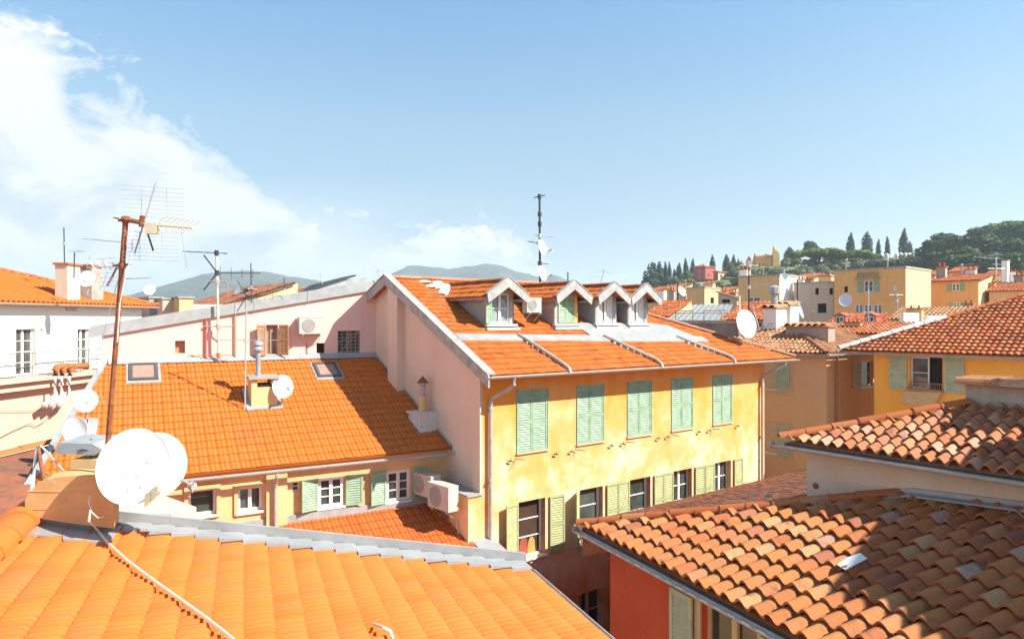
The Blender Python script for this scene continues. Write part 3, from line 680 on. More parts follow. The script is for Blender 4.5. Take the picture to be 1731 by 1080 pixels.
def mast(label, base, top, r=.02, mat=None, aerials=(), group=None):
    t = thing('antenna_mast', base, label, 'antenna', group)
    m = MB(); m.tube([base, top], r, 8); m.build('pole', mat or M_GALV, t)
    b = V(base); tp = V(top)
    for a in aerials:
        kind, f, d, L, n, el = a[:6]; c = b.lerp(tp, f); m = MB()
        if kind == 'yagi': yagi(m, c - V(d).normalized() * L * .25, d, L, n, el, r=max(.004, r * .22))
        elif kind == 'vert': yagi(m, c - V(d).normalized() * L * .25, d, L, n, el, up=(0, 0, 1), r=max(.004, r * .22))
        elif kind == 'grid': grid_ref(m, c, d, el, L, n, max(.004, r * .2)); m.tube([c, c + V(d).normalized() * L * .5], r * .4, 5)
        elif kind == 'x':
            dd = V(d).normalized(); 
            for sz in (1, -1): m.tube([c, c - dd * L * .3 + V((0, 0, sz * el / 2))], r * .6, 5)
            yagi(m, c, d, L, n, el * .35, up=(0, 0, 1), r=max(.004, r * .22))
        elif kind == 'bar': m.tube([c - V(d).normalized() * L / 2, c + V(d).normalized() * L / 2], r * .5, 5)
        m.lathe(c, V(tp - b), [(r * 1.8, -r * 2), (r * 1.8, r * 2)], 8)
        m.build('aerial', a[6] if len(a) > 6 else M_ALU, t)
    return t
#@@PART2
# ================================================================ orange-roofed house (left of the gable)
ev = V((.8717, .490, 0)).normalized(); nv = V((-.490, .8717, 0)).normalized(); ER = V((-1.76, 20.19, -3.80))
DS = .481; DB = (nv + V((0, 0, DS))).normalized(); DN = ev.cross(DB).normalized()
def dr(a, v, h=0.0): return ER + ev * a + nv * v + V((0, 0, DS * v + h))
def dhit(px, py): return hit(px, py, ER, DN)
def duv(px, py): return uv(ER, ev, DB, dhit(px, py))
dh = thing('terracotta_house', dr(-6, .35, GZ + 3.8), 'low cream house under a large bright orange tiled roof with two skylights', 'house')
tl = duv(183, 607); bl = duv(46, 832); tr = duv(634, 602); br = duv(770, 759)
top_v = 5.18 / math.cos(math.atan(DS)) + .02
PD = [(bl[0], 0), (br[0] + .02, 0), (tr[0] + .1, top_v), (tl[0], top_v)]
tiles('roof', M_TD, dh, ER, ev, DB, PD, .24, .335, MARSL, [(0, 1, .35), (.05, .85, 1), (.33, .12, 1), (.38, 0, .7)], lift=.032, lip=.03, jit=.004, tilt=.006)
FD = Fr(V((ER.x, ER.y, 0)) + nv * .35, ev)
def dop(pa, pb): return ppx(FD, pa, pb)
w1 = dop((318, 829), (366, 868)); w2 = dop((402, 825), (444, 861)); w3 = dop((538, 809), (580, 853)); w4 = dop((653, 797), (692, 843)); w0 = dop((494, 815), (506, 829))
m = MB(); facade(m, FD, bl[0] + .3, .6, GZ, -3.66, [w1, w2, w3, w4, w0], .2); m.poly([FD.p(bl[0] + .3, 0, GZ), FD.p(bl[0] + .3, 0, -3.75), FD.p(tl[0] + .3, -4.7, -1.6), FD.p(tl[0] + .3, -4.7, GZ)]); m.build('wall', M_SYC, dh)
m = MB(); m.box(FD, FD.hit(449, 840)[0], FD.hit(484, 830)[0], 0, .14, -5.6, -3.7); m.box(FD, FD.hit(306, 850)[0] - .5, FD.hit(484, 830)[0], 0.003, .09, -4.02, -3.7)
m.box(FD, FD.hit(484, 830)[0], .5, 0.003, .07, -3.96, -3.7); m.build('cornice', M_SYC, dh)
for i, (a0, a1, z0, z1) in enumerate((w1, w2)): 
    casement(dh, FD, a0, a1, z0, z1, .14, leaves=2 if i else 1, rows=1, fw=.07)
    m = MB(); m.box(FD, a0 - .09, a1 + .09, 0, .05, z1, z1 + .09); m.box(FD, a0 - .09, a0, 0, .05, z0 - .06, z1); m.box(FD, a1, a1 + .09, 0, .05, z0 - .06, z1); m.build('surround', M_SYC, dh)
casement(dh, FD, *w0, .1, leaves=1, rows=2, fw=.03, sill=False)
for i, q in enumerate((w3, w4)):
    casement(dh, FD, *q, .05, rows=3, fw=.075); a0, a1, z0, z1 = q
    shutter(dh, FD, a0 - .50, a0 - .03, z0 - .02, z1 + .02, M_GREEN, y=.04, hinge='r', ang=R(16 - 6 * i), pitch=.065, mid=False)
    shutter(dh, FD, a1 + .06, a1 + .53, z0 - .02, z1 + .02, M_GREEN, y=.04, hinge='l', ang=R(8 - 6 * i), pitch=.065, mid=False)
m = MB(); m.box(FD, bl[0], .55, 0.003, .06, -5.62, -5.22); m.build('zinc_skirting', M_ZINC, dh)
m = MB(); m.gutter(dr(bl[0], -.10, -.04), dr(.05, -.10, -.06), .075); m.build('gutter', M_GALV, dh)
pa = FD.hit(463, 810)[0]; m = MB(); m.tube([dr(pa, -.10, -.08), dr(pa, -.10, -.22), FD.p(pa, .28, -4.25), FD.p(pa, .22, -4.4), FD.p(pa, .22, -5.45)], .05, 9); m.build('drainpipe', M_GALV, dh)
# flashing along the top, along the gable and along the left rake
m = MB(); v1 = 5.18
m.prism([dr(tl[0], v1 - .18, .06), dr(tr[0] + .1, v1 - .18, .06), dr(tr[0] + .1, v1 + .02, .12), dr(tl[0], v1 + .02, .12)], (0, 0, .03))
m.prism([dr(br[0] - .12, 0, .05), dr(br[0] + .10, 0, .07), dr(tr[0] + .12, v1, .08), dr(tr[0] - .02, v1, .05)], (0, 0, .03))
m.prism([dr(bl[0] - .13, -.1, -.05), dr(bl[0] + .0, -.1, -.05), dr(tl[0] + .0, v1 / 1.0, -.05), dr(tl[0] - .13, v1, -.05)], (0, 0, .15))
m.build('flashing', M_ZINC, dh)
M_SLATE = plain('dark grey frame', (.085, .08, .085), .5, .2, .1, 5); M_BLIND = plain('pinkish blind', (.30, .20, .155), .8, 0, .1, 5)
def skylight(c4, label):
    """four photo corners on the roof: tl, tr, br, bl"""
    q = [dhit(*c) for c in c4]; c = sum(q, V((0, 0, 0))) / 4; wv = ev * ((q[1] - q[0]).length + (q[2] - q[3]).length) / 4; hv = DB * ((q[0] - q[3]).dot(DB) + (q[1] - q[2]).dot(DB)) / 4
    f = Fr(c, ev, DN, DB) if DN.z > 0 else Fr(c, ev, -DN, DB); W = wv.length; H = hv.length
    t = fin(MB().box(f, -W, W, .0, .09, -H, -H + .09).box(f, -W, W, 0, .09, H - .09, H).box(f, -W, -W + .09, .001, .089, -H + .09, H - .09).box(f, W - .09, W, .001, .089, -H + .09, H - .09).build('skylight', M_SLATE, dh, label), None)
    MB().box(f, -W + .09, W - .09, .04, .055, -H + .09, H - .09).build('pane', SKYGL, t)
    MB().box(f, -W + .10, W - .10, .056, .062, -H + .16, H - .10).build('blind', M_BLIND, t)
    MB().box(f, -W - .07, W + .07, .02, .045, -H - .14, H + .05).build('flashing', M_ZINC, t)
SKYGL = plain('skylight glass', (.30, .20, .16), .15, 0, .05, 3)
skylight([(222, 617), (270, 617), (264, 645), (214, 645)], 'larger skylight with pinkish blind')
skylight([(528, 616), (567, 615), (577, 638), (538, 640)], 'smaller skylight with tan blind')
# chimney stack on the roof with its zinc tray, stove pipe
q = dhit(447, 690); ch = thing('chimney_stack', q, 'square cream chimney with grey cap and stove pipe on the bright orange roof', 'chimney')
f = Fr(q, ev)
MB().box(f, -.36, .36, -.75, .0, -.35, .62).build('stack', M_SYC, ch)
MB().box(f, -.36 + .0, -.20, -.001, .004, .62, .86).box(f, .20, .36, -.75, .0, .62, .86).box(f, -.36, -.2, -.75, -.0, .62, .86).build('post', M_SYC, ch)
MB().box(f, -.195, .195, -.70, -.05, .621, .70).build('flue_opening', M_BLACK, ch)
MB().box(f, -.44, .44, -.85, .10, .86, .93).build('cap', M_CEM, ch)
c = f.p(-.12, -.35, .93); MB().lathe(c, (0, 0, 1), [(.075, 0), (.075, .72), (.14, .74), (.15, .80), (.10, .86), (.15, .92), (.13, 1.0), (.02, 1.05)], 12).tube([c + V((0, 0, 1.03)), c + V((0, 0, 1.2))], .03, 6).build('stove_pipe', M_ZINCD, ch)
MB().prism([q + ev * x + DB * y + V((0, 0, .07)) for x, y in ((-.50, -.12), (.50, -.12), (.50, 1.05), (-.50, 1.05))], (0, 0, -.04)).build('zinc_tray', M_ZINC, ch)
dish('round white satellite dish on the square cream chimney', f.p(.50, .12, .62), (.35, -.8, .35), .36, base=f.p(.46, .05, -.02), pole=.025, sx=.80, arm_dir=(.6, 0, -.8))
mast('tall grey antenna pole strapped beside the square cream chimney', f.p(-.55, .05, -.2), f.p(-.50, .05, 3.35), .022, M_GALV,
     [('x', .98, (.95, -.2, 0), 1.0, 4, .9, M_DARK), ('yagi', .965, (.3, .9, .1), .8, 6, .5, M_DARK), ('bar', .62, (1, 0, 0), 1.9, 1, 1)])
# gable chimney pot, white stack
q = hit(731, 735, C0, -dv); fg = Fr(V((q.x, q.y, 0)), -gv); zt = q.z
bz = dr(*[0, 0]).z
gc = thing('gable_chimney', V((q.x, q.y, q.z - .4)), 'white chimney base with round capped flue against the shaded gable wall', 'chimney')
MB().box(fg, -.38, .34, 0, .62, zt - .5, zt + .70).build('stack', M_MORTAR, gc)
MB().box(fg, -.42, .38, 0, .68, zt + .70, zt + .76).build('cap', M_MORTAR, gc)
c = fg.p(-.08, .30, zt + .76); MB().lathe(c, (0, 0, 1), [(.13, 0), (.13, .42), (.12, .44)], 12).build('pot', M_SYC, gc)
MB().lathe(c, (0, 0, 1), [(.10, .44), (.10, .80), (.02, .80)], 12).build('flue', M_GALV, gc)
MB().lathe(c, (0, 0, 1), [(.19, .86), (.16, .90), (.03, 1.05), (.01, 1.07)], 12).tube([c + V((.08, 0, .78)), c + V((.08, 0, .90))], .01, 4).tube([c + V((-.08, 0, .78)), c + V((-.08, 0, .90))], .01, 4).build('cowl', M_RUST, gc)
# AC units on the shaded annex
fa = Fr(YB(1.05, -.46, 0), -gv)
ac_unit(Fr(P(766, 838, 18.95) + gv * .2, (-gv * .9 + dv * .1)), 'front air conditioner hanging on the shaded side of the gable wall', .95, .68, .34)
ac_unit(Fr(P(737, 818, 19.75) + gv * .2, (-gv * .9 + dv * .1)), 'rear air conditioner beside the green shutter under the gable wall', .95, .62, .34)
m = MB(); m.tube([YB(2.2, -.05, -3.9), YB(2.15, -.12, -3.86), YB(2.0, -.2, -4.0), YB(1.95, -.2, -4.6)], .02, 6)
fin(m.build('cable', M_CABLE, loc=YB(2.2, -.05, -3.9)), 'cream pipe dropping from the wall behind the rear air conditioner', 'pipe')
m = MB(); m.tube([YB(.55, -.5, -5.6), YB(.45, -.5, -5.9), YB(.42, -.5, -6.4), YB(.36, -.5, -7.0), YB(.4, -.5, -7.6)], .02, 6)
fin(m.build('cable', M_CABLE, loc=YB(.55, -.5, -5.6)), 'drain hose dangling below the front air conditioner', 'hose')

# ================================================================ lower valley roof in front of it
VO = V((FD.p(0, 0, 0).x, FD.p(0, 0, 0).y, -5.42)); VS = .36
VB = (nv + V((0, 0, VS))).normalized(); VN = ev.cross(VB).normalized()
def vuv(px, py): return uv(VO, ev, VB, hit(px, py, VO, VN))
a1 = vuv(733, 850); a2 = vuv(826, 940)
vr = thing('valley_roof_house', VO + nv * -2 + ev * -3 + V((0, 0, -8)), 'small low annex roof of orange tiles between the cream house and yellow building', 'house')
tiles('roof', M_TE, vr, VO - ev * 9, ev, VB, [(0, -5.0), (9 + a2[0] + (a2[0] - a1[0]) * .25, -5.0), (9 + a2[0], a2[1]), (9 + a1[0], a1[1]), (9 + a1[0], .0), (0, 0.0)][:0] or [(0, -5.2), (9 + a2[0] + (a2[0] - a1[0]) / (a1[1] - a2[1]) * (5.2 + a2[1]), -5.2), (9 + a1[0], 0), (0, 0)], .24, .335, MARSL,
      [(0, 1, .5), (.05, .85, 1), (.33, .12, 1), (.38, 0, .7)], lift=.034, lip=.03)
m = MB(); s1 = (a2[0] - a1[0]) / (a1[1] - a2[1]); pv = lambda a, b, h: VO + ev * a + VB * b + V((0, 0, h))
m.prism([pv(a1[0] - .1, 0, .05), pv(a1[0] + .6, 0, .02), pv(a1[0] + .6 + s1 * 5.2, -5.2, .02), pv(a1[0] - .05 + s1 * 5.2, -5.2, .05)], (0, 0, -.05))
m.build('valley_flashing', M_ZINCD, vr)
m = MB(); m.box(Fr(VO, ev), -9, 1, -.0, 5, -11, -2.2); m.build('wall', M_SYC, vr)

# ================================================================ pink building behind
FP = Fr((-4.87 + .03, 24.38 + .02, 0), ev)
def pop(pa, pb): return ppx(FP, pa, pb)
pk = thing('pink_building', FP.p(-6, 0, GZ), 'pale pink building with a long sloping zinc-edged roof', 'building')
pw = pop((450, 549), (470, 600)); ph = pop((535, 580), (550, 597)); pg = pop((571, 559), (609, 599)); ps = pop((296, 576), (313, 597))
ztR = FP.hit(640, 487)[1]; aL, zL = FP.hit(172, 567); aR = .35
ops = [pw, ph, pg, ps]
m = MB(); facade(m, FP, aL, aR, GZ, -.55, ops, .22)
zz = lambda a: zL + (ztR - zL) * (a - aL) / (aR - aL)
cut = [o for o in (pw, pg) if o[3] > -.55]
xs = sorted({aL, aR, *[o[0] for o in cut], *[o[1] for o in cut]})
for i in range(len(xs) - 1):
    mid = (xs[i] + xs[i + 1]) / 2; zb = max([-.55] + [o[3] for o in cut if o[0] < mid < o[1]]); 
    m.poly([FP.p(xs[i], 0, zb), FP.p(xs[i + 1], 0, zb), FP.p(xs[i + 1], 0, zz(xs[i + 1])), FP.p(xs[i], 0, zz(xs[i]))])
m.poly([FP.p(aL, 0, GZ), FP.p(aL, 0, zL), FP.p(aL + 6.5, -6.8, zL), FP.p(aL + 6.5, -6.8, GZ)])
m.build('wall', M_SP, pk)
m = MB()                                              # zinc verge and the roof behind
m.prism([FP.p(aL - .3, .10, zL - .07), FP.p(aR, .10, ztR), FP.p(aR, .10, ztR + .32), FP.p(aL - .3, .10, zL + .25)], FP.y * -.06)
m.prism([FP.p(aL - .3, .10, zL + .252), FP.p(aR, .10, ztR + .322), FP.p(aR, -7, ztR + .322), FP.p(aL + 6.5, -7, zL + .252 + (ztR - zL) * 6.8 / (aR - aL + .3))], (0, 0, .03)); m.build('roof', M_ZINC, pk)
m = MB(); 
for px in (397, 430, 520): 
    a = FP.hit(px, 560)[0]; m.box(FP, a - .02, a + .02, .10, .115, zz(a) - .02, zz(a) + .34)
m.build('zinc_seam', M_ZINCD, pk)
m = MB(); a = FP.hit(397, 560)[0]; m.tube([FP.p(a, .06, zz(a)), FP.p(a, .06, -1.35)], .025, 6); a = FP.hit(395, 560)[0]; m.build('pipe', M_BROWN, pk)
m = MB(); m.tube([FP.p(-5.6 - .0, .05, zz(-5.6)), FP.p(-5.6, .05, -1.3)], .035, 6); m.build('drainpipe', M_SRED, pk)
casement(pk, FP, *pw, .2, mat=M_BROWN, glass=M_GLASSB, rows=1, sillmat=M_CEM)
shutter(pk, FP, pw[0] - .36, pw[0] - .03, pw[2], pw[3], M_BROWN, y=.05, hinge='r', ang=R(25)); shutter(pk, FP, pw[1] + .03, pw[1] + .36, pw[2], pw[3], M_BROWN, y=.05, hinge='l', ang=R(35))
hole(pk, FP, *ph, .2); hole(pk, FP, *ps, .18, M_BROWN)
gw = casement(pk, FP, *pg, .18, mat=M_BROWN, rows=1, fw=.04, sill=False)
m = MB(); a0, a1_, z0, z1 = pg
for k in range(1, 7): z = z0 + (z1 - z0) * k / 7; m.tube([FP.p(a0, -.05, z), FP.p(a1_, -.05, z)], .010, 4)
for k in range(1, 5): x = a0 + (a1_ - a0) * k / 5; m.tube([FP.p(x, -.05, z0), FP.p(x, -.05, z1)], .010, 4)
m.tube([FP.p(a0, -.03, z0), FP.p(a1_, -.03, z1)], .009, 4); m.tube([FP.p(a0, -.03, z0 + .4), FP.p(a1_, -.03, z1)], .009, 4); m.build('grille', M_GALV, gw)
qa, qz = FP.hit(523, 550); ac_unit(FP.off(qa, 0, qz), 'white air conditioner on brackets on the sunlit pink wall', .82, .56, .32)
m = MB(); m.tube([FP.p(qa - .1, .03, qz - .6), FP.p(qa - .08, .03, qz - 1.0), FP.p(qa - .12, .03, -1.25)], .012, 4); fin(m.build('cable', M_DARK, loc=FP.p(qa, 0, qz)), 'thin dark cable running down the pink wall below the air conditioner', 'cable')
# aerial masts in front of / on the pink wall
def onP(px, py): a, z = FP.hit(px, py, .25); return FP.p(a, .25, z)
mast('pale antenna mast with several aerials rising before the pink wall', onP(370, 606), onP(366, 425), .04, plain('pale post', (.60, .53, .40), .7, 0, .15, 6),
     [('yagi', .985, (-.9, -.3, .02), 1.3, 5, .7, M_DARK), ('x', .80, (.95, .2, .0), 1.3, 4, 1.1, M_DARK), ('yagi', .72, (-.3, .9, 0), .8, 5, .6, M_ALU), ('yagi', .03, (-.95, -.2, 0), 1.5, 10, .28, M_BROWN), ('bar', .30, (1, .1, 0), .9, 1, 1)])
mast('thin whip antenna standing on the zinc roof of the pink building', onP(425, 512), onP(424, 445), .018, M_DARK, [('bar', .4, (1, 0, 0), .12, 1, 1)])
mast('short t shaped antenna on the zinc roof of the pink building', onP(481, 492), onP(480, 465), .015, M_DARK, [('yagi', .9, (1, .3, 0), .7, 4, .35), ('bar', .1, (1, 0, 0), .5, 1, 1)])
mast('small bent antenna beside the raised roof lights of the pink building', onP(545, 480), onP(541, 462), .015, M_ALU, [('yagi', .9, (.6, .8, .2), .5, 3, .3)])
mast('small aerial at the upper corner of the pink roof', onP(641, 470), onP(639, 455), .014, M_ALU, [('x', .8, (.9, .3, 0), .4, 3, .4)])
# low roof lights on the zinc roof
rl = thing('roof_light', onP(590, 480) - FP.y * 1.2, 'long low dark glazed roof light on the zinc roof', 'roof light')
A_ = FP.hit(535, 480)[0]; B_ = FP.hit(634, 470)[0]
MB().prism([FP.p(A_, -.8, zz(A_) + .33), FP.p(B_, -.8, zz(B_) + .33), FP.p(B_, -.8, zz(B_) + .50), FP.p(A_ + 1.1, -.8, zz(A_) + .46 + .3)], FP.y * -1.5).build('frame', M_ZINC, rl)
MB().prism([FP.p(A_, -.75, zz(A_) + .35), FP.p(A_ + .3, -.75, zz(A_) + .60), FP.p(B_ - .5, -.75, zz(B_) + .58), FP.p(B_ - .45, -.75, zz(B_) + .53)], FP.y * -1.6).build('glazing', M_DARK, rl)

# ================================================================ white house at far left
Wd = V((.116, .993, 0)).normalized(); Y0 = 24.0; FW = Fr((-.75 * Y0, Y0, 0), Wd)
wh = thing('white_house', FW.p(2, 0, GZ), 'white house with orange roof and balcony at the left edge', 'house')
def wop(pa, pb): return ppx(FW, pa, pb)
q1 = wop((27, 556), (60, 632)); q2 = wop((131, 556), (152, 623))
m = MB(); facade(m, FW, -3, 7.6, -2.05, .58, [q1, q2], .25); m.poly([FW.p(7.6, 0, GZ), FW.p(7.6, 0, .58), FW.p(7.6, -6, .58), FW.p(7.6, -6, GZ)]); m.build('wall', M_SW, wh)
m = MB(); facade(m, FW, -3, 7.6, GZ, -2.25, [], .1); m.box(FW, -3, 7.6, 0.0, .35, -2.55, -2.25); m.build('lower_wall', M_SPL, wh)
for q in (q1, q2): casement(wh, FW, *q, .2, rows=4)
m = MB(); m.box(FW, -3, 7.7, -.3, .55, -2.249, -2.10); m.build('balcony_floor', M_SPL, wh)
m = MB()
m.box(FW, -3, 5.2, .50, .53, -1.22, -1.19); m.box(FW, -3, 5.2, .50, .53, -2.02, -1.99)
for k in range(56): a = -3 + k * .147; m.box(FW, a - .006, a + .006, .508, .520, -2.1, -1.20)
m.build('railing', plain('grey railing', (.16, .15, .15), .6), wh)
m = MB()
zE = .62; eo = .36
WA = Wd; 
O_ = FW.p(-3.2, eo, zE); B_ = (-FW.y + V((0, 0, .34))).normalized()
r0 = uv(O_, WA, B_, hit(75, 470, O_, WA.cross(B_)))
m.build if False else None
tiles('roof', M_TD, wh, O_, WA, B_, [(0, 0), (3.2 + 8.3, 0), (3.2 + 8.3 - 4.2, 4.4), (0, 4.4)], .22, .34, CANL, lift=.02, lip=.03)
m = MB(); ridge(m, O_ + WA * 11.5 + V((0, 0, .06)), O_ + WA * 7.3 + B_ * 4.4 + V((0, 0, .06)), .1, .4); ridge(m, O_ + B_ * 4.4 + V((0, 0, .06)), O_ + WA * 7.3 + B_ * 4.4 + V((0, 0, .06)), .1, .4); m.build('ridge', M_RIDGE, wh)
m = MB(); m.gutter(FW.p(-3, eo + .05, zE - .04), FW.p(8.2, eo + .05, zE - .04), .07); m.build('gutter', M_GALV, wh)
m = MB(); m.box(FW, -3, 7.6, 0, eo - .02, zE - .14, zE - .08); m.build('soffit', M_TRIM, wh)
# roof of the house just behind
rb = thing('orange_roof_house', P(230, 560, 31) + V((0, 0, -8)), 'low orange tiled roof behind the white house beside rusty mast', 'house')
p0, p1, p2 = P(190, 556, 38), P(262, 545, 46), P(196, 514, 45); A_, B_ = plane_frame(p0, p1, p2)
tiles('roof', M_TD, rb, p0, A_, B_, [(-2, -1), (uv(p0, A_, B_, p1)[0], -.6), (uv(p0, A_, B_, P(205, 516, 45))[0], uv(p0, A_, B_, P(205, 516, 45))[1]), (-2, 3)], .24, .36, CANL, lift=.02)
MB().prism([p0 - V((0, 0, .2)), p1 - V((0, 0, .2)), p1 + V((-4, 3, -.2)), p0 + V((-4, 3, -.2))], (0, 0, -10)).build('wall', M_SW, rb)
# chimneys on the white house
def stack(name, label, px0, px1, pyt, pyb, Y, mat, cap=M_RIDGE, dp=.8, caph=.08, capo=.06, pots=0):
    c = P((px0 + px1) / 2, pyb, Y); w_ = (px1 - px0) / F * Y; h = (pyb - pyt) / F * Y; f = Fr(c, (1, 0, 0))
    t = thing(name, c, label, 'chimney')
    MB().box(f, -w_ / 2, w_ / 2, -dp, 0, -.6, h - caph).build('stack', mat, t)
    m = MB(); m.box(f, -w_ / 2 - capo, w_ / 2 + capo, -dp - capo, capo, h - caph, h)
    m.build('cap', cap, t)
    if pots:
        m = MB()
        for k in range(pots): m.lathe(f.p(w_ * ((k + .5) / pots - .5), -dp / 2, h), (0, 0, 1), [(.10, 0), (.09, .3), (.12, .32), (.02, .36)], 8)
        m.build('pot', M_RIDGE, t)
    return t
stack('chimney_stack', 'tall cream chimney with tiled cap on the white house roof', 93, 114, 444, 500, 27, M_SB)
stack('chimney_stack', 'grey shaded chimney behind dish on the white house roof', 124, 155, 447, 505, 28.5, M_CEM)
mast('slim dark antenna pole above the tall cream chimney', P(109, 445, 27.5), P(108, 385, 27.5), .022, M_DARK, [('bar', .55, (1, 0, 0), .25, 1, 1)])
mast('short antenna pole between the two chimneys of the white house', P(125, 470, 26), P(126, 424, 26), .022, M_DARK, [('yagi', .97, (.9, -.4, 0), .7, 6, .5)])
mast('stub aerial behind the round dish on the white house', P(147, 450, 28), P(152, 437, 28), .015, M_ALU, [('grid', .9, (.5, -.8, 0), .3, 5, .25)])
dish('white satellite dish with grey stay on the white house chimney', P(147, 471, 25.5), (.1, -.95, .25), .31, base=P(148, 497, 25.6), pole=.02, arm_dir=(.3, 0, -1))
dish('white satellite dish tilted upward on the far chimney cluster left of the thin mast', P(253, 490, 36), (.2, -.9, .4), .30, base=P(250, 503, 36.2), arm_dir=(.8, 0, -.4))

# ================================================================ brown tiled roof, lower left
p0, p1, p2 = P(-40, 900, 12.6), P(62, 878, 13.6), P(75, 757, 17.4)
lh = thing('brown_roof_house', P(-20, 870, 14) + V((0, 0, -8)), 'old brown tiled roof in the lower left corner below the pink wall', 'house')
r0, r1 = P(-120, 800, 15.3), P(100, 748, 17.9); q0 = P(-160, 920, 12.2); A_, B_ = plane_frame(r0, r1, q0); B_ = -B_
A_ = (r1 - r0).normalized(); qd = (q0 - r0); dn = (qd - A_ * qd.dot(A_)).normalized()
zr = uv(r0, A_, -dn, P(183 - 40, 690, 17.0))
N_ = A_.cross(-dn); lb = [uv(r0, A_, -dn, hit(x, y, r0, N_)) for x, y in ((100, 748), (12, 890), (-200, 960))]
tiles('roof', M_TL, lh, r0, A_, -dn, [(-3, 0), (lb[0][0], 0), (lb[1][0], lb[1][1]), (lb[1][0] - .3, -6.5), (-3, -6.5)], .21, .34, CANL, lift=.03, lip=.03, jit=.012, tilt=.03)
m = MB(); ridge(m, r0 - A_ * 1 + V((0, 0, .04)), r0 + A_ * lb[0][0] + V((0, 0, .04)), .13, .95); m.build('ridge', M_RIDGE, lh)
MB().prism([r0 - A_ * 3 - V((0, 0, .4)), r1 - V((0, 0, .4)), r1 + dn * 5 - V((0, 0, .5)), r0 - A_ * 3 + dn * 5 - V((0, 0, .5))], (0, 0, -8)).build('wall', M_SPL, lh)
# zinc-lined hip between the brown and the orange roof
# three flue pipes with orange elbows on the pink wall
for k, (x, lab) in enumerate(((93, 'left flue pipe with orange elbow on the pink wall under the balcony'), (104, 'middle flue pipe with orange elbow on the pink wall under the balcony'), (117, 'right flue pipe with orange elbow on the pink wall beside the dish'))):
    a, zt = FW.hit(x, 632, .55); zb = FW.hit(x, 672, .55)[1]
    t = thing('flue_pipe', FW.p(a, .55, zb), lab, 'pipe', 'flue pipes on the pink wall')
    MB().tube([FW.p(a - .5, .50, zb - .25), FW.p(a - .1, .55, zb), FW.p(a, .55, zb + .1), FW.p(a, .55, zt - .05)], .105, 10).build('pipe', M_WHITE, t, smooth=True)
    MB().tube([FW.p(a, .55, zt - .05), FW.p(a, .55, zt + .12), FW.p(a + .12, .55, zt + .25), FW.p(a + .35, .55, zt + .28), FW.p(a + .6 + (.35 if k == 2 else 0), .55, zt + .24)], .125, 10).build('elbow', M_RIDGE, t, smooth=True)
def cable(label, pts, r=.012, mat=None, cat='cable'):
    fin(MB().tube(pts, r, 5).build('cable', mat or M_CABLE, loc=pts[0]), label, cat)
def onW(px, py, off=.08): a, z = FW.hit(px, py, off); return FW.p(a, off, z)
cable('brown cable sagging across the pink wall at left', [onW(-20, 750), onW(12, 733), (onW(30, 724)), onW(49, 716), onW(62, 720), onW(75, 712), onW(84, 704), onW(96, 690)], .014, M_BROWN)
cable('thin dark cable stretched level along the pink wall', [onW(-20, 694), onW(40, 695), onW(75, 693)], .010, M_BROWN)
# ---- clutter in front of it
pp = dhit(150, 700) + V((-.35, -.6, 0))
dish('round white satellite dish on a post beside the orange elbows', P(146, 677, 16.0), (.12, -.96, .22), .27, base=P(142, 735, 16.2), arm_dir=(.9, 0, -.5), sx=.95)
dish('whitish dish with squared lower edge below the round post dish', P(127, 727, 15.2), (-.05, -.98, .12), .30, base=P(133, 764, 15.4), arm=False, sx=.95)
lc = thing('low_chimney', P(140, 818, 11.2), 'small cream chimney under a wide folded zinc rain hood', 'chimney'); f = Fr(P(140, 818, 11.2), (1, 0, 0))
MB().box(f, -.20, .22, -.5, 0, -.5, .40).build('stack', M_BLOCK, lc)
MB().lathe(f.p(.0, -.22, .55), (0, 0, 1), [(.25, 0), (.22, .03), (.03, .05)], 12).tube([f.p(0, -.22, .4), f.p(0, -.22, .70)], .015, 5).build('cowl', M_DARK, lc)
MB().prism([f.p(-.46, .02, .44), f.p(.20, .02, .41), f.p(.33, .02, .50), f.p(.30, .02, .53), f.p(.20, .02, .455), f.p(-.42, .02, .66), f.p(-.46, .02, .64)][:0] or [f.p(-.47, .0, .50), f.p(.18, .0, .47), f.p(.33, .0, .56), f.p(.15, -.0, .66), f.p(-.40, 0, .68)], FW.y * 0 + V((.10, .55, .05))).build('hood', M_ZINC, lc)
zp = thing('zinc_roof_panel', P(165, 735, 15.6), 'flat zinc tray lying on the orange roof behind small chimney', 'roof panel')
q = [dhit(x, y) for x, y in ((150, 712), (167, 714), (160, 757), (140, 757))]; MB().prism([v_ + V((0, 0, .10)) for v_ in q], (0, 0, -.04)).build('sheet', M_ZINC, zp)
mast('short rusty post holding looping cables at the brown roof edge', P(75, 815, 12.5), P(64, 755, 12.7), .035, M_RUST)
cable('cream cables looping from the rusty post down to the cream block', [P(56, 830, 12.2), P(58, 790, 12.4), P(62, 760, 12.6), P(68, 752, 12.6), P(80, 765, 12.3), P(95, 783, 11.5), P(110, 799, 10.3), P(125, 806, 9.2), P(145, 815, 7.6)], .018)
cable('second cream cable falling beside the rusty post', [P(50, 850, 12.0), P(56, 800, 12.3), P(60, 765, 12.6), P(66, 754, 12.6)], .016)

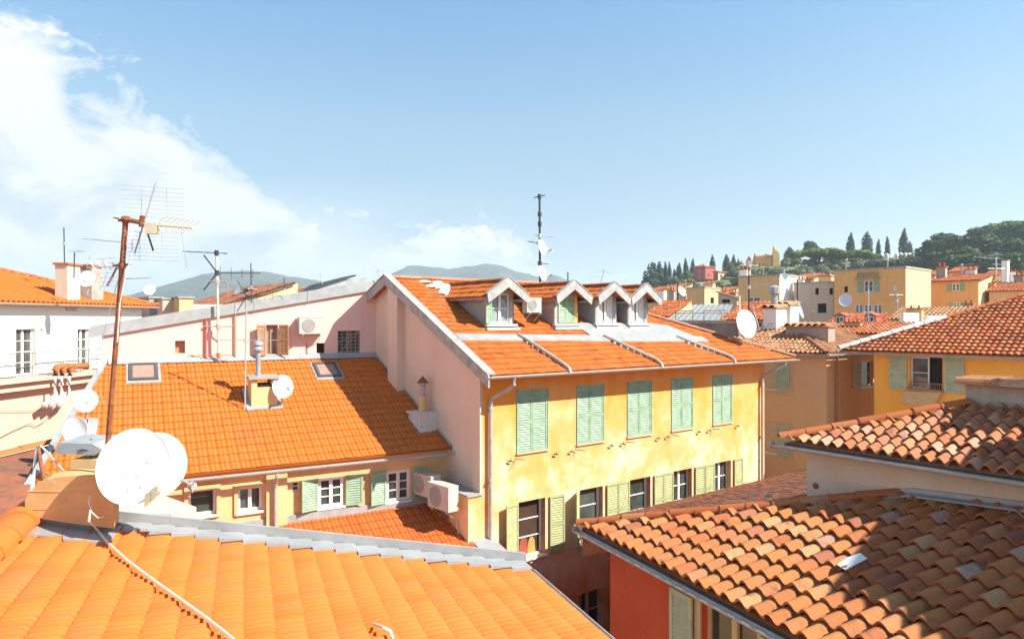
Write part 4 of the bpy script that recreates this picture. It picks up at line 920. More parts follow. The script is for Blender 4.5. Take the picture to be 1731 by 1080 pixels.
# ================================================================ foreground roof
rA = V((-.365, .931, 0)).normalized(); pA = V((.931, .365, 0)).normalized(); AR = V((-.7067 * 6.6, 6.6, -1.944)); AS = .15
AUp = (-pA + V((0, 0, AS))).normalized()
def ar(r, c, h=0.0): return AR + rA * r + pA * c + V((0, 0, -AS * c + h))       # r away, c down-slope from the ridge
AN = rA.cross(AUp).normalized(); AN = AN if AN.z > 0 else -AN
def ahit(px, py, h=0.0): q = hit(px, py, AR + V((0, 0, h)), AN); return q
def arc(px, py): q = ahit(px, py) - AR; return q.dot(rA), q.dot(pA)
Er, Ec = arc(893, 964)
fh = thing('foreground_house', ar(-3, 2.3, -5), 'nearest house with bright orange interlocking tiles filling the lower left', 'house')
k = math.sqrt(1 + AS * AS); eC = Ec
OA = ar(0, eC)                                        # eave, under the ridge end
MA = [(0, -.012), (.03, .006), (.08, .022), (.16, .030), (.28, .028), (.37, .016), (.43, -.004), (.50, -.013), (.55, -.006), (.61, .014), (.68, .028), (.80, .030), (.90, .022), (.96, .004), (1, -.012)]
tiles('roof', M_TA, fh, OA, rA, AUp, [(-9, 0), (Er, 0), (0.0, eC * k), (-9, eC * k)], .160, .218, MA,
      [(0, 1, .05), (.016, .96, .4), (.032, .90, .95), (.195, .2, .95), (.222, .08, .6), (.25, 0, .2)], lift=.028, lip=.026, jit=.002, tilt=.004, over=.03)
m = MB(); ridge(m, ar(-9, 0, .06), ar(.02, 0, .06), .17, .45, seg=12); m.build('ridge', M_TA, fh, smooth=False)
m = MB(); m.prism([ar(-9, 0, -.02), ar(.2, 0, -.02), ar(.2, 0, -.02) - pA * 3 + V((0, 0, -1.0)), ar(-9, 0, -.02) - pA * 3 + V((0, 0, -1.0))], (0, 0, -.08)); m.build('back_slope', M_TA, fh)
m = MB(); m.poly([ar(-9, eC - .3, -.05), ar(Er, eC - .3, -.05), ar(Er, eC - .3, -13), ar(-9, eC - .3, -13)]); m.poly([ar(Er - .1, eC - .3, -.05), ar(-.1, -.5, -.1), ar(-.1, -.5, -13), ar(Er - .1, eC - .3, -13)]); m.build('wall', M_SYC, fh)
m = MB(); n = int(eC * k / .218) + 1                 # stepped zinc flashing along the verge
vrg = lambda c: Er * c / eC
for i in range(n):
    c1 = eC - i * .218 / k; c0 = max(.02, c1 - .226 / k); r1 = vrg((c0 + c1) / 2)
    if c0 < .75: continue
    m.prism([ar(r1 - .14, c0, .060), ar(r1 - .14, c1, .068), ar(r1 + .10, c1, .068), ar(r1 + .10, c0, .060)], (0, 0, -.020))
    m.prism([ar(r1 - .142, c0, .04), ar(r1 - .142, c1, .068), ar(r1 - .136, c1, .068), ar(r1 - .136, c0, .04)], (0, 0, -.015))
m.prism([ar(vrg(.6) + .10, .6, .05), ar(vrg(eC) + .10, eC + .02, .05), ar(vrg(eC) + .10, eC + .02, .15), ar(vrg(.6) + .10, .6, .15)], rA * .04)
m.prism([ar(vrg(.6) + .14, .6, .10), ar(vrg(eC) + .14, eC + .02, .10), ar(vrg(eC) + .30, eC + .02, -.05), ar(vrg(.6) + .30, .6, -.05)], (0, 0, -.03))
m.build('verge_flashing', M_ZINC, fh)
m = MB(); m.gutter(ar(-9, eC + .06, -.02), ar(Er + .1, eC + .06, -.02), .05); m.build('gutter', M_GALV, fh)
# cream masonry block on the ridge with zinc apron
cb = thing('masonry_stack', ar(.0, .35, 0), 'cream rounded masonry block at the top of the nearest orange roof', 'chimney')
def blk(px, py, Y=6.35): return P(px, py, Y)
pr = [(43, 872), (42, 845), (48, 833), (60, 821), (78, 811), (100, 806), (125, 804), (192, 806), (192, 893), (120, 884)]
MB().prism([blk(*q) for q in pr], V((-.12, .30, 0))).build('block', M_BLOCK, cb)
for y in (830, 860, 873): MB().prism([blk(45, y - .6, 6.345), blk(191, y + 2, 6.345), blk(191, y + 3, 6.345), blk(45, y + .4, 6.345)], V((0, .02, 0))).build('score_line', M_SOD, cb)
q = [ahit(x, y, .05) for x, y in ((56, 874), (190, 894), (206, 868), (222, 873), (185, 914), (162, 914), (106, 910), (106, 903), (42, 902))]
MB().prism([q[0], q[1], q[4], q[5], q[6], q[7], q[8]], (0, 0, -.02)).prism([q[1], q[2], q[3], q[4]], (0, 0, -.02)).build('apron', M_ZINC, cb)
q = [ahit(x, y, .05) for x, y in ((190, 893), (205, 866), (290, 868), (262, 890), (212, 884))]; MB().prism(q, (0, 0, -.02)).build('apron_side', M_ZINC, cb)
q = P(192, 893, 6.35)
# rusty leaning mast
mb_ = P(172, 884, 6.55); mt_ = P(213, 366, 6.3)
t = mast('tall leaning rusty mast with tv aerials beside the big dishes', mb_, mt_, .025, M_RUST)
def on(fr_): return mb_.lerp(mt_, fr_)
tp = on(.99); m = MB(); m.tube([tp - V((.0, .02, -.0)), tp + V((.16, 0, -.03))], .022, 8); m.tube([tp - V((.06, .02, .01)), tp], .014, 6); m.tube([tp - V((.10, .02, -.015)), tp - V((.05, .02, -.005))], .008, 6); m.lathe(tp, (1, 0, 0), [(.032, -.03), (.032, .03)], 8); m.lathe(tp + V((.15, 0, -.02)), (.2, 0, 1), [(.018, -.05), (.028, -.02), (.026, .03), (.03, .05), (.01, .06)], 8); m.build('crossarm', M_RUST, t)
s0 = tp + V((.16, 0, -.02)); m = MB(); grid_ref(m, s0 + V((.05, .1, .19)), (.4, -.9, -.0), .52, .28, 8, .0016); grid_ref(m, s0 + V((.02, .1, -.22)), (.4, -.9, .0), .46, .26, 8, .0016); m.tube([s0 - V((.08, 0, .30)) , s0 + V((.12, 0, .36))], .007, 5); m.tube([s0 + V((.30, .1, -.05)), s0 + V((.36, .1, -.42))], .004, 5); m.build('reflector_grid', M_GREYW, t)
m = MB(); bd = V((.93, -.30, -.14)); m.tube([s0 + V((0, 0, -.02)), s0 + bd * .58], .010, 6)
for k in range(7):
    p = s0 + bd * (.16 + .065 * k); 
    for sg in (1, -1): m.tube([p, p + V((.10 - .004 * k, .02, sg * (.075 - .003 * k)))], .0045, 4)
m.box(Fr(s0 + bd * .12, (1, 0, 0)), -.06, .05, -.03, .03, -.10, .0); m.build('director_array', plain('cream aerial', (.62, .56, .40), .6, 0, .1, 9), t)
m = MB(); m.tube([s0 + V((.02, 0, -.04)), s0 + V((.11, -.03, -.27))], .008, 6); m.build('strut', M_DARK, t)
s1 = on(.845); m = MB(); m.lathe(s1, mt_ - mb_, [(.034, -.025), (.034, .025)], 8); m.tube([s1 - V((.08, 0, 0)), s1 + V((.07, 0, .01))], .012, 6); m.tube([s1 - V((.05, 0, .02)), s1 - V((.14, 0, .19))], .008, 6); m.build('clamp', M_RUST, t)
m = MB(); grid_ref(m, s1 + V((-.15, .08, -.06)), (-.5, -.8, 0), .34, .26, 7, .0016); m.tube([s1 + V((-.38, .02, .25)), s1 + V((-.02, .02, .22))], .003, 4); m.tube([s1 + V((.0, .05, -.12)), s1 + V((.24, .05, -.11))], .004, 4)
for k in range(4): m.tube([s1 + V((-.1 - .07 * k, 0, .04)), s1 + V((-.04 - .07 * k, .02, -.04))], .004, 4)
m.tube([s1, s1 + V((-.33, 0, -.02))], .006, 5); m.build('lower_aerial', M_ALU, t)
cable('white cable hanging along the leaning rusty mast', [on(.98) + V((.08, -.03, -.06)), on(.88) + V((.10, -.03, 0)), on(.80) + V((.055, -.04, 0)), on(.72) + V((.03, -.04, 0)), on(.6) + V((.035, -.04, 0))], .006, M_WHITE)
cable('thin wire falling left of the leaning rusty mast', [on(.84) + V((-.03, 0, -.1)), on(.74) + V((-.05, -.02, 0)), on(.64) + V((-.10, -.02, 0)), on(.52) + V((-.16, -.03, 0)), on(.40) + V((-.05, -.04, 0))], .0035, M_GALV)
# the big pair of dishes
dish('largest round white satellite dish on the foreground roof, left of the pair', P(225, 788, 6.15), (.10, -.955, .28), .335, base=P(178, 872, 6.6), pole=.03, sx=.935, arm_dir=(.72, -.2, -.70), ao=1.10, af=.42, lnbs=2, hs=1.5, hm_=plain('olive grey plastic', (.30, .29, .20), .6), polemat=M_RUST, seg=48, bolts=True)
dish('second round white satellite dish half hidden behind the largest one', P(263, 786, 6.42), (.25, -.93, .26), .30, base=P(180, 850, 6.75), pole=.03, sx=.90, arm_dir=(.90, -.2, -.42), ao=1.42, af=.4, polemat=M_RUST, seg=40)
MB_ = MB(); c = P(172, 850, 6.5)
for k in range(5): MB_.box(Fr(c + V((.02 * (k % 2), 0, -.11 + .06 * k)), (1, .2, 0)), -.07, .09, -.05, .04, -.012, .012)
MB_.tube([c + V((-.02, 0, -.16)), c + V((.02, 0, .16))], .04, 8); fin(MB_.build('mast_bracket', M_RUST, loc=c), 'rusty bolted clamp holding the mast and dishes to the block', 'bracket')
cable('thick cream cable lying diagonally across the nearest orange roof', [P(153, 862, 6.1), P(150, 880, 6.1)] + [ahit(x, y, .075) for x, y in ((166, 897), (182, 917), (215, 947), (262, 982), (310, 1016), (345, 1041), (375, 1064), (408, 1092))], .011)
cable('short white hose on the tiles at bottom centre', [ahit(632, 1054, .06), ahit(648, 1060, .10), ahit(660, 1066, .09), ahit(663, 1076, .06), ahit(666, 1092, .06)], .011, M_WHITE)
cable('looped thin cable on the mast foot', [P(152, 838, 6.2), P(150, 850, 6.15), P(156, 866, 6.1), P(166, 875, 6.1), P(175, 873, 6.12)], .006)
#@@PART3
# ================================================================ red house with canal-tile roof (lower right)
cA = V((.435, -.900, 0)).normalized(); cP = V((.900, .435, 0)).normalized(); CS = .27; ck = math.sqrt(1 + CS * CS)
CO = V((1.13, 10.9, -3.3)); CB = (cP + V((0, 0, CS))).normalized()
def cr(a, b, h=0.0): return CO + cA * a + cP * b + V((0, 0, CS * b + h))
rh = thing('red_house', cr(3, 2, GZ + 3.3), 'deep red walled house under a big roof of mixed canal tiles', 'house')
tiles('roof', M_TC, rh, CO, cA, CB, [(0.02, -.02), (10, -.02), (10, 5.1), (3.5, 3.5 * ck)], .222, .315, CAN, [(0, 1, 1.0), (.2, .42, .97), (.385, 0, .82)], lift=.06, lip=.036, jit=.009, tilt=.028)
CRE = cr(3.46, 3.46); BP = V((6.9, 14.35, -3.06)); CFQ = CRE
FR = Fr((CO + cP * .32).to_2d().to_3d(), cA)
# the long rear slope runs down to an eave under a metre from the yellow facade
FO = C0 - gv * .88 + V((0, 0, -6.02)); FSL = .3387; fk = math.sqrt(1 + FSL * FSL); fA = dv; fB = (-gv + V((0, 0, FSL))).normalized()
tiles('back_roof', M_TL, rh, FO, fA, fB, [(2.75, -.02), (14.95, -.02), (10.5, 9 * fk), (-.54, 10.68 * fk), (-3.2, 6.74 * fk)], .20, .345, CANL, lift=.035, lip=.025, jit=.012, tilt=.03)
m = MB(); m.prism([cr(0, 0, -.02), cr(3.46, 3.46, -.02), cr(3.46, 3.46, -.06), cr(0, 0, -.46)], V((.05, .06, 0))); m.build('hip_side', M_TL, rh); m = MB()
eL = FO + dv * 2.9 + V((0, 0, -.1)); w0_ = FR.p(.30, 0, 0); m.poly([V((w0_.x, w0_.y, -3.4)), V((.1425 * 19.6 + .12, 19.6, -5.95)), V((.1425 * 19.6 + .12, 19.6, GZ)), V((w0_.x, w0_.y, GZ))]); eL = V((.1425 * 19.6 + .12, 19.6, -6.15)); eR = FO + dv * 14.8 - V((0, 0, .1)); m.poly([eL, eR, V((eR.x, eR.y, GZ)), V((eL.x, eL.y, GZ))])
m.build('side_wall', M_SR, rh)
m = MB(); m.gutter(FO + dv * 2.7 + gv * .08, FO + dv * 15 + gv * .08, .05); m.build('rear_gutter', M_GALV, rh)
m = MB(); ridge(m, cr(-.06, -.06, .05), cr(3.3, 3.3, .05), .095, .36, seg=9); m.build('ridge', tilemat('hip clay red', [(0, (.40, .10, .03)), (.6, (.44, .125, .04)), (1, (.46, .18, .08))], dirt=(.25, .12, .07), dirt_amt=.4), rh)
FR = Fr((CO + cP * .32).to_2d().to_3d(), cA)
wq = ppx(FR, (1186, 1013), (1283, 1150)); wq = (wq[0], wq[1], FR.hit(1186, 1013)[1] - 1.75, FR.hit(1186, 1013)[1])
m = MB(); facade(m, FR, .30, 10, GZ, -3.24, [wq], .2); m.build('wall', M_SR, rh)
casement(rh, FR, *wq, .15, mat=M_TRIM, rows=2)
m = MB(); a0, a1_, z0, z1 = wq; m.box(FR, a0 - .12, a1_ + .12, -.05, .03, z1, z1 + .14); m.box(FR, a0 - .12, a0, 0.001, .028, z0, z1); m.box(FR, a1_, a1_ + .12, 0.001, .028, z0, z1); m.build('surround', M_TRIM, rh)
shutter(rh, FR, a0 - .54, a0 - .10, z0, z1, M_GREEND, y=.06, pitch=.06, mid=False)
shutter(rh, FR, a1_ + .10, a1_ + .54, z0, z1, M_GREEND, y=.06, pitch=.06, mid=False)
m = MB(); m.gutter(cr(-.05, -.10, -.03), cr(10, -.10, -.03), .055); m.build('gutter', M_GALV, rh)
m = MB(); m.box(Fr(CO, cA), .02, 10, -.30, .02, -.10, -.02); m.build('soffit', M_DARK, rh)
pq = hit(1441, 950, cr(0, 0, .10), cA.cross(CB)) - cr(3.1, 2.0, .12)
fin(MB().prism([q_ + pq for q_ in (cr(3.0, 1.86, .115), cr(3.16, 1.80, .135), cr(3.20, 2.12, .14), cr(3.05, 2.20, .125), cr(2.98, 2.05, .11))], (0, 0, .008)).build('paper_scrap', M_WHITE, loc=cr(3.1, 2, .1) + pq), 'crumpled white paper lying in the shaded canal tiles', 'paper')

# ================================================================ upper roof with beige wall (right)
bA = V((.626, -.780, 0)).normalized(); bP = V((.780, .626, 0)).normalized(); BS = .30; bk = math.sqrt(1 + BS * BS)
BO = V((4.157, 10.426, -1.853)); BB = (bP + V((0, 0, BS))).normalized()
def br_(a, b, h=0.0): return BO + bA * a + bP * b + V((0, 0, BS * b + h))
bh = thing('beige_house', br_(3, 2, GZ + 2), 'beige stained upper storey with old canal tile roof at the right edge', 'house')
bt = 1.86
tiles('roof', M_TB, bh, BO, bA, BB, [(0.02, -.02), (8, -.02), (8, bt * bk), (bt, bt * bk)], .171, .27, CAN, [(0, 1, 1.0), (.2, .45, .97), (.37, 0, .82)], lift=.05, lip=.030, jit=.010, tilt=.03)
def bz(a, b): return V((BO.x, BO.y, 0)) + bA * a + bP * b + V((0, 0, BO.z - .03 + BS * min(b, 2 * bt - b, max(a, 0))))
m = MB(); m.prism([bz(0, 0), bz(bt, bt), bz(0, 2 * bt)], (0, 0, -.06)); m.prism([bz(bt, bt), bz(8, bt), bz(8, 2 * bt), bz(0, 2 * bt)], (0, 0, -.06)); m.build('back_roof', M_TL, bh)
m = MB(); ridge(m, br_(-.05, -.05, .06), br_(bt, bt, .06), .09, .38, seg=9); m.build('ridge', M_RIDGE, bh)
FB = Fr((BO + bP * .30).to_2d().to_3d(), bA)
m = MB(); m.box(FB, .20, 8, -3.6, 0, GZ, -1.90); m.build('wall', M_SB, bh)
m = MB(); m.gutter(br_(-.15, -.09, -.03), br_(8, -.09, -.03), .055); m.build('gutter', M_GALV, bh)
m = MB(); m.box(Fr(BO, bA), .05, 8, -.28, .02, -.09, -.02); m.build('soffit', M_DARK, bh)
# zinc flashing where the red house's roof meets the beige wall
fN = fA.cross(fB).normalized()
def czf(a):
    p = FB.p(a, .0, 0); zC = -3.3 + CS * (p - CO).dot(cP); q_ = V((p.x, p.y, 0)); zF = FO.z - ((q_.x - FO.x) * fN.x + (q_.y - FO.y) * fN.y) / fN.z; return min(zC, zF)
m = MB(); pts = [(a, czf(a)) for a in (.1, .5, .9, 1.3, 1.5, 1.7, 1.9, 2.2, 3, 4.5, 6, 8)]
for (a, z), (a2, z2) in zip(pts[:-1], pts[1:]):
    m.prism([FB.p(a, .004, z - .02), FB.p(a2, .004, z2 - .02), FB.p(a2, .004, z2 + .15), FB.p(a, .004, z + .15)], FB.y * .03)
    m.prism([FB.p(a, .02, z + .07), FB.p(a2, .02, z2 + .07), FB.p(a2, .15, z2 + .05), FB.p(a, .15, z + .05)], (0, 0, .02))
m.build('flashing', M_ZINCD, bh)
c = hit(1379, 821, FB.p(0, 0, 0), FB.y); m = MB(); m.lathe(c, FB.y, [(.045, -.01), (.05, .004), (.03, .012)], 9); m.build('vent_hole', M_RUST, bh)
# long chimney wall on the ridge
cs = thing('chimney_stack', br_(2.6, bt + .2, 0), 'long stained masonry chimney with tile capping on the beige house ridge', 'chimney')
qa = hit(1632, 688, br_(0, bt + .05), bP); f = Fr(V((qa.x, qa.y, 0)), bA); z1 = hit(1632, 650, br_(0, bt + .05), bP).z; z0 = -1.5
MB().box(f, 0.0, 6, -.55, 0, z0, z1).build('stack', stucco('sooty render', (.36, .31, .25), (.48, .42, .34), None, 3, .5, (.10, .08, .06), .8), cs)
m = MB()
for y_ in (.02, -.26, -.54): ridge(m, f.p(6, y_, z1 + .02), f.p(-.06, y_, z1 + .02), .13, .5, seg=7)
m.box(f, -.03, 6, -.60, .04, z1, z1 + .04); m.build('cap', M_TB, cs)
MB().box(f, -.0, 6, .002, .16, -1.36, -1.33).box(f, -.0, 6, .002, .03, -1.36, -1.27).build('flashing', M_ZINC, cs)

# ================================================================ orange houses beyond
gA = V((.664, -.748, 0)).normalized(); gP = V((.748, .664, 0)).normalized()
G0 = V((14.35, 27.0, 0)); F2 = Fr(G0, gA)
oh_ = thing('orange_house', F2.p(4, -2, GZ), 'orange walled house at right with open green shuttered window and red tile roof', 'house')
gq = ppx(F2, (1538, 604), (1593, 657)); gq = (gq[0], gq[1], F2.hit(1538, 656)[1], F2.hit(1538, 603)[1])
m = MB(); facade(m, F2, 0, 9, GZ, -1.24, [gq], .22); m.poly([F2.p(0, 0, GZ), F2.p(0, 0, -1.24), F2.p(0, -6, -1.24), F2.p(0, -6, GZ)]); m.build('wall', M_SO, oh_)
casement(oh_, F2, gq[0], gq[0] + .62, gq[2], gq[3], .2, leaves=1, rows=2, sill=False); hole(oh_, F2, *gq, .215)
m = MB(); m.box(F2, gq[0] - .08, gq[1] + .08, -.1, .1, gq[2] - .07, gq[2] - .003)
for k in range(16): x = gq[0] + (gq[1] - gq[0]) * k / 15; m.box(F2, x - .008, x + .008, .05, .066, gq[2], gq[2] + .22)
m.box(F2, gq[0], gq[1], .045, .07, gq[2] + .22, gq[2] + .245); m.build('railing', M_BROWN, oh_)
for x0, x1, h_, s_ in ((1504, 1533, 'r', 0), (1597, 1630, 'l', 0)):
    a0 = F2.hit(x0, 620)[0]; a1_ = F2.hit(x1, 620)[0]; shutter(oh_, F2, a0, a1_, gq[2] - .08, gq[3] + .06, M_GREEND, y=.03)
fin(MB().prism([F2.p(gq[0] - .1, .12, gq[2] - .12), F2.p(gq[0] + 1.1, .12, gq[2] - .08), F2.p(gq[0] + .9, .25, gq[2] - .55), F2.p(gq[0] + .2, .3, gq[2] - .62), F2.p(gq[0] - .3, .25, gq[2] - .5)], (0, 0, .01)).build('hanging_net', plain('pale net', (.62, .40, .18), .9), loc=F2.p(gq[0], .12, gq[2])), 'pale net hanging under the open window of the orange house', 'net')
GO = F2.p(-1.20, .38, -1.24); GB = (gP + V((0, 0, .43))).normalized()
tiles('roof', M_TG, oh_, GO, gA, GB, [(0, 0), (12, 0), (12, 6.5), (6.5 / 1.088, 6.5)], .20, .30, CANG, lift=.055, lip=.04, jit=.008, tilt=.02)
m = MB(); 
def gr_(a, b, h=0.0): return GO + gA * a + gP * b + V((0, 0, .43 * b + h))
ridge(m, gr_(-.02, -.02, .06), gr_(2.9, 2.9, .06), .16, .45, seg=8); m.build('hip_mortar', M_MORTAR, oh_)
m = MB(); ridge(m, gr_(2.9, 2.9, .06), gr_(6.0, 6.0, .06), .12, .40, seg=8); m.build('ridge', M_RIDGE, oh_)
m = MB(); m.prism([gr_(0, 0, -.03), gr_(6, 6, -.03), gr_(0, 6, -2.2)], (0, 0, -.08)); m.build('back_roof', M_TG, oh_)
m = MB(); m.gutter(gr_(-.1, -.08, -.04), gr_(12, -.08, -.04), .07); m.build('gutter', M_ZINCD, oh_)
# ochre house in the gap
K0 = V((13.15, 28.55, 0)); F1 = Fr(K0, gA); F3 = Fr(K0, (.803, .596, 0))
och = thing('ochre_house', V((14, 31, GZ)), 'shaded ochre corner house between the yellow building and the orange house', 'house')
o1 = (F1.hit(1297, 620)[0], F1.hit(1311, 620)[0], F1.hit(1311, 657)[1], F1.hit(1311, 617)[1]); o2 = (F1.hit(1297, 740)[0], F1.hit(1313, 740)[0], F1.hit(1313, 766)[1], F1.hit(1313, 719)[1])
o3 = (F3.hit(1455, 640)[0], F3.hit(1476, 640)[0], F3.hit(1465, 653)[1], F3.hit(1465, 611)[1])
m = MB(); facade(m, F1, -5, 0, GZ, -1.45, [o1, o2], .2); facade(m, F3, 0, 4.08, GZ, -1.45, [o3], .2); m.build('wall', M_SOD, och)
for o in (o1, o2):
    casement(och, F1, *o, .15, leaves=1, rows=2); a = F1.hit(1313, 640)[0]; b = F1.hit(1335, 640)[0]
    shutter(och, F1, a, b, o[2] - .03, o[3] + .03, M_GREEND, y=.03)
    m = MB(); m.box(F1, o[0] - .3, b + .16, 0.001, .014, o[2] - .25, o[3] + .18); m.build('surround', M_TRIM if 0 else plain('ochre band', (.58, .38, .20), .9, 0, .08, 3), och)
casement(och, F3, *o3, .15, leaves=1, rows=2); shutter(och, F3, o3[0] - .75, o3[0] - .05, o3[2], o3[3], M_GREEND, y=.03)
m = MB(); m.tube([F3.p(.65, .10, -1.6), F3.p(.65, .10, -10)], .045, 8); m.build('drainpipe', M_BROWN, och)
KO = V((13.0, 28.15, -1.42)); TB1 = (gP + V((0, 0, .35))).normalized(); d3 = V((.803, .596, 0)).normalized(); n3 = V((-.596, .803, 0)).normalized(); TB3 = (n3 + V((0, 0, .35))).normalized()
tk = math.sqrt(1 + .35 ** 2)
tiles('roof', M_TT, och, KO, -gA, TB1, [(0, 0), (7, 0), (7, 3.3 * tk), (3.3, 3.3 * tk)], .21, .34, CANL, lift=.04, jit=.012, tilt=.03)
tiles('rear_roof', M_TT, och, KO, d3, TB3, [(0, 0), (5.4, 0), (6.4, 3.3 * tk), (3.3, 3.3 * tk)], .21, .34, CANL, lift=.035, jit=.012, tilt=.03)
m = MB(); ridge(m, KO + V((0, 0, .05)), KO + (gP - gA) * 3.3 + V((0, 0, .35 * 3.3 + .05)), .11, .4); m.build('ridge', M_TB, och)
m = MB(); m.gutter(KO + d3 * -.1 - n3 * .08 - V((0, 0, .04)), KO + d3 * 5.0 - n3 * .08 - V((0, 0, .06)), .075); m.gutter(KO + gA * .1 - gP * .08 - V((0, 0, .05)), KO - gA * 6 - gP * .08 - V((0, 0, .05)), .07); m.build('gutter', M_ZINCD, och)

# ================================================================ block town between here and the hill
def block(name, label, cat, pl, pm, pr, yt, Y, mat, mats=None, roof=None, wins=(), base=None, group=None, rise=.3, roofmat=None, over=.25, parapet=False, yb=None, backd=None, tw=.25):
    """box house: photo columns pl..pm are its front, pm..pr its sunlit right side, yt the eave row at the corner, Y its distance"""
    K = P(pm, yt, Y); f = Fr((K.x, K.y, 0), gA); g = Fr((K.x, K.y, 0), gP, -gA * -1)
    a0 = f.hit(pl, yt)[0]; kk = (pr - CX) / F; D = 4.0
    if pr > pm:
        den = gP.x - kk * gP.y; D = (kk * K.y - K.x) / den if abs(den) > 1e-4 else 4
    D = backd or max(D, 3.0); zt = K.z; zb = GZ if base is None else base
    t = thing(name, f.p(a0 / 2, -D / 2, zb), label, cat, group)
    m = MB(); ops = []; ws = []
    for wn in wins:
        kind, x0, x1, y0, y1 = wn[:5]; fr = g if kind.endswith('S') else f
        q = (fr.hit(x0, y0)[0], fr.hit(x1, y0)[0], fr.hit((x0 + x1) / 2, y1)[1], fr.hit((x0 + x1) / 2, y0)[1]); ws.append((kind.rstrip('S'), fr, q, wn[5] if len(wn) > 5 else None))
    facade(m, f, a0, 0, zb, zt, [w_[2] for w_ in ws if w_[1] is f], .18)
    m.cur = 1 if mats else 0  # separate right-side colour, mostly paler to put the sunlight into it
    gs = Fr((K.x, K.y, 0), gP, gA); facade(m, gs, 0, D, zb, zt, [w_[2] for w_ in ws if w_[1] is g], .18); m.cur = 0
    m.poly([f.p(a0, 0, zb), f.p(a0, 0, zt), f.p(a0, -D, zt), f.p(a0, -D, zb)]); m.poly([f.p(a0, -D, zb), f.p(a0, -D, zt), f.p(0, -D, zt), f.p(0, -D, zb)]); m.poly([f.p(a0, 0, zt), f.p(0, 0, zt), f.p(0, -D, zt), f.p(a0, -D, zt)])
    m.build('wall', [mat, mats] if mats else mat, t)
    if parapet:
        m = MB(); m.box(f, a0 - .05, .06, -.25, .06, zt, zt + .16); m.box(f, -.2, .06, -D, -.25, zt, zt + .16); m.build('coping', M_CEM if parapet is True else parapet, t)
    if roof == 'up':                                   # single slope rising away
        O_ = f.p(a0 - over, over, zt + .02); B_ = (gP + V((0, 0, rise))).normalized()
        tiles('roof', roofmat or M_TT, t, O_, gA, B_, [(0, 0), (-a0 + 2 * over, 0), (-a0 + 2 * over, D * 1.05), (0, D * 1.05)], tw, tw * 1.6, CANL, lift=.04, jit=.01)
        m = MB(); m.prism([f.p(0, 0, zt), f.p(0, -D, zt), f.p(0, -D, zt + rise * D)], gA * -.2); m.build('gable', mats or mat, t)
    if roof == 'side':                                 # slope descending to the sunlit side
        O_ = f.p(over, over, zt + .02); W = -a0 + 2 * over; B_ = (-gA + V((0, 0, rise))).normalized()
        tiles('roof', roofmat or M_TT, t, O_, gP, B_, [(0, 0), (D + over, 0), (D + over, W * 1.04), (0, W * 1.04)], tw, tw * 1.6, CANL, lift=.04, jit=.01)
        m = MB(); m.prism([f.p(0, 0, zt), f.p(a0, 0, zt), f.p(a0, 0, zt - rise * a0)], gP * .2); m.build('gable', mat, t)
    for kind, fr, q, sm_ in ws:
        fr2 = gs if fr is g else fr
        if kind == 'dark': hole(t, fr2, *q, .17)
        else:
            casement(t, fr2, *q, .12, leaves=2, rows=2 if kind != 'multi' else 3, mat=M_WHITE, fw=.08, sill=False)
            if kind == 'shut':
                wq_ = (q[1] - q[0]) * .62; shutter(t, fr2, q[0] - wq_, q[0] - .05, q[2], q[3], sm_ or M_GREEND, y=.05, pitch=.16); shutter(t, fr2, q[1] + .05, q[1] + wq_, q[2], q[3], sm_ or M_GREEND, y=.05, pitch=.16)
    return t, f, a0, D, zt
# grey parapet and lean-to glass roof just behind the yellow building
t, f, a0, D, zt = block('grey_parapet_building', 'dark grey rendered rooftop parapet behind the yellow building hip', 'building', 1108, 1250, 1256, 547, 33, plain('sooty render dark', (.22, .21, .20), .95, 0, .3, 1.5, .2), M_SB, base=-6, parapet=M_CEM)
gh = thing('glass_roof', P(1180, 540, 37), 'pale striped lean-to glass roof behind the grey parapet', 'glass roof')
gq_ = [P(1124, 545, 36.0), P(1222, 545, 36.0), P(1238, 515, 41), P(1160, 515, 41)]
MB().prism(gq_, (0, 0, -.05)).build('glazing', plain('dusty glass', (.22, .25, .24), .5, 0, .12, 2), gh)
m = MB()
for k in range(10):
    a = gq_[0].lerp(gq_[1], k / 9); b = gq_[3].lerp(gq_[2], k / 9); m.tube([a + V((0, 0, .02)), b + V((0, 0, .02))], .022, 4)
m.build('glazing_bar', M_GREYW, gh)
MB().prism([gq_[0] - V((0, 0, .05)), gq_[1] - V((0, 0, .05)), gq_[1] - V((0, 0, 3)), gq_[0] - V((0, 0, 3))], V((0, .1, 0))).build('wall', M_CEM, gh)
for k, (x, lab) in enumerate(((1142, 'left iron frame clothes rack on the rooftop behind grey parapet'), (1190, 'right iron frame rack on the rooftop behind grey parapet'))):
    m = MB(); q = P(x, 546, 34.5)
    m.tube([q, q + V((0, 0, .62)), q + V((.9, .1, .62)), q + V((.9, .1, 0))], .025, 5); m.tube([q + V((-.3, 0, .5)), q + V((1.2, .1, .5))], .018, 4); fin(m.build('drying_rack', M_RUST, loc=q), lab, 'rack')
q = P(1115, 588, 29.6)
block('tile_roof_house', 'orange tile roofed terrace just right of the last dormer', 'house', 1092, 1127, 1130, 536, 38, M_STL, None, 'up', backd=2.4, rise=.40, roofmat=M_TG, base=-6)
block('tile_roof_house', 'reddish tile roof strip right of the striped glass roof', 'house', 1226, 1300, 1304, 542, 35, M_CEM, None, 'up', backd=2.6, rise=.40, roofmat=M_TG, base=-6)
mast('white pole standing at the yellow roof hip beside the big dish', P(1250, 578, 27.2), P(1250, 500, 27.2), .035, M_WHITE)
dish('large oval white dish on a white pole beside canal tiles', P(1262, 547, 26.6), (.45, -.85, .22), .56, base=P(1252, 566, 27.2), arm_dir=(.9, 0, -.5), sx=.9)
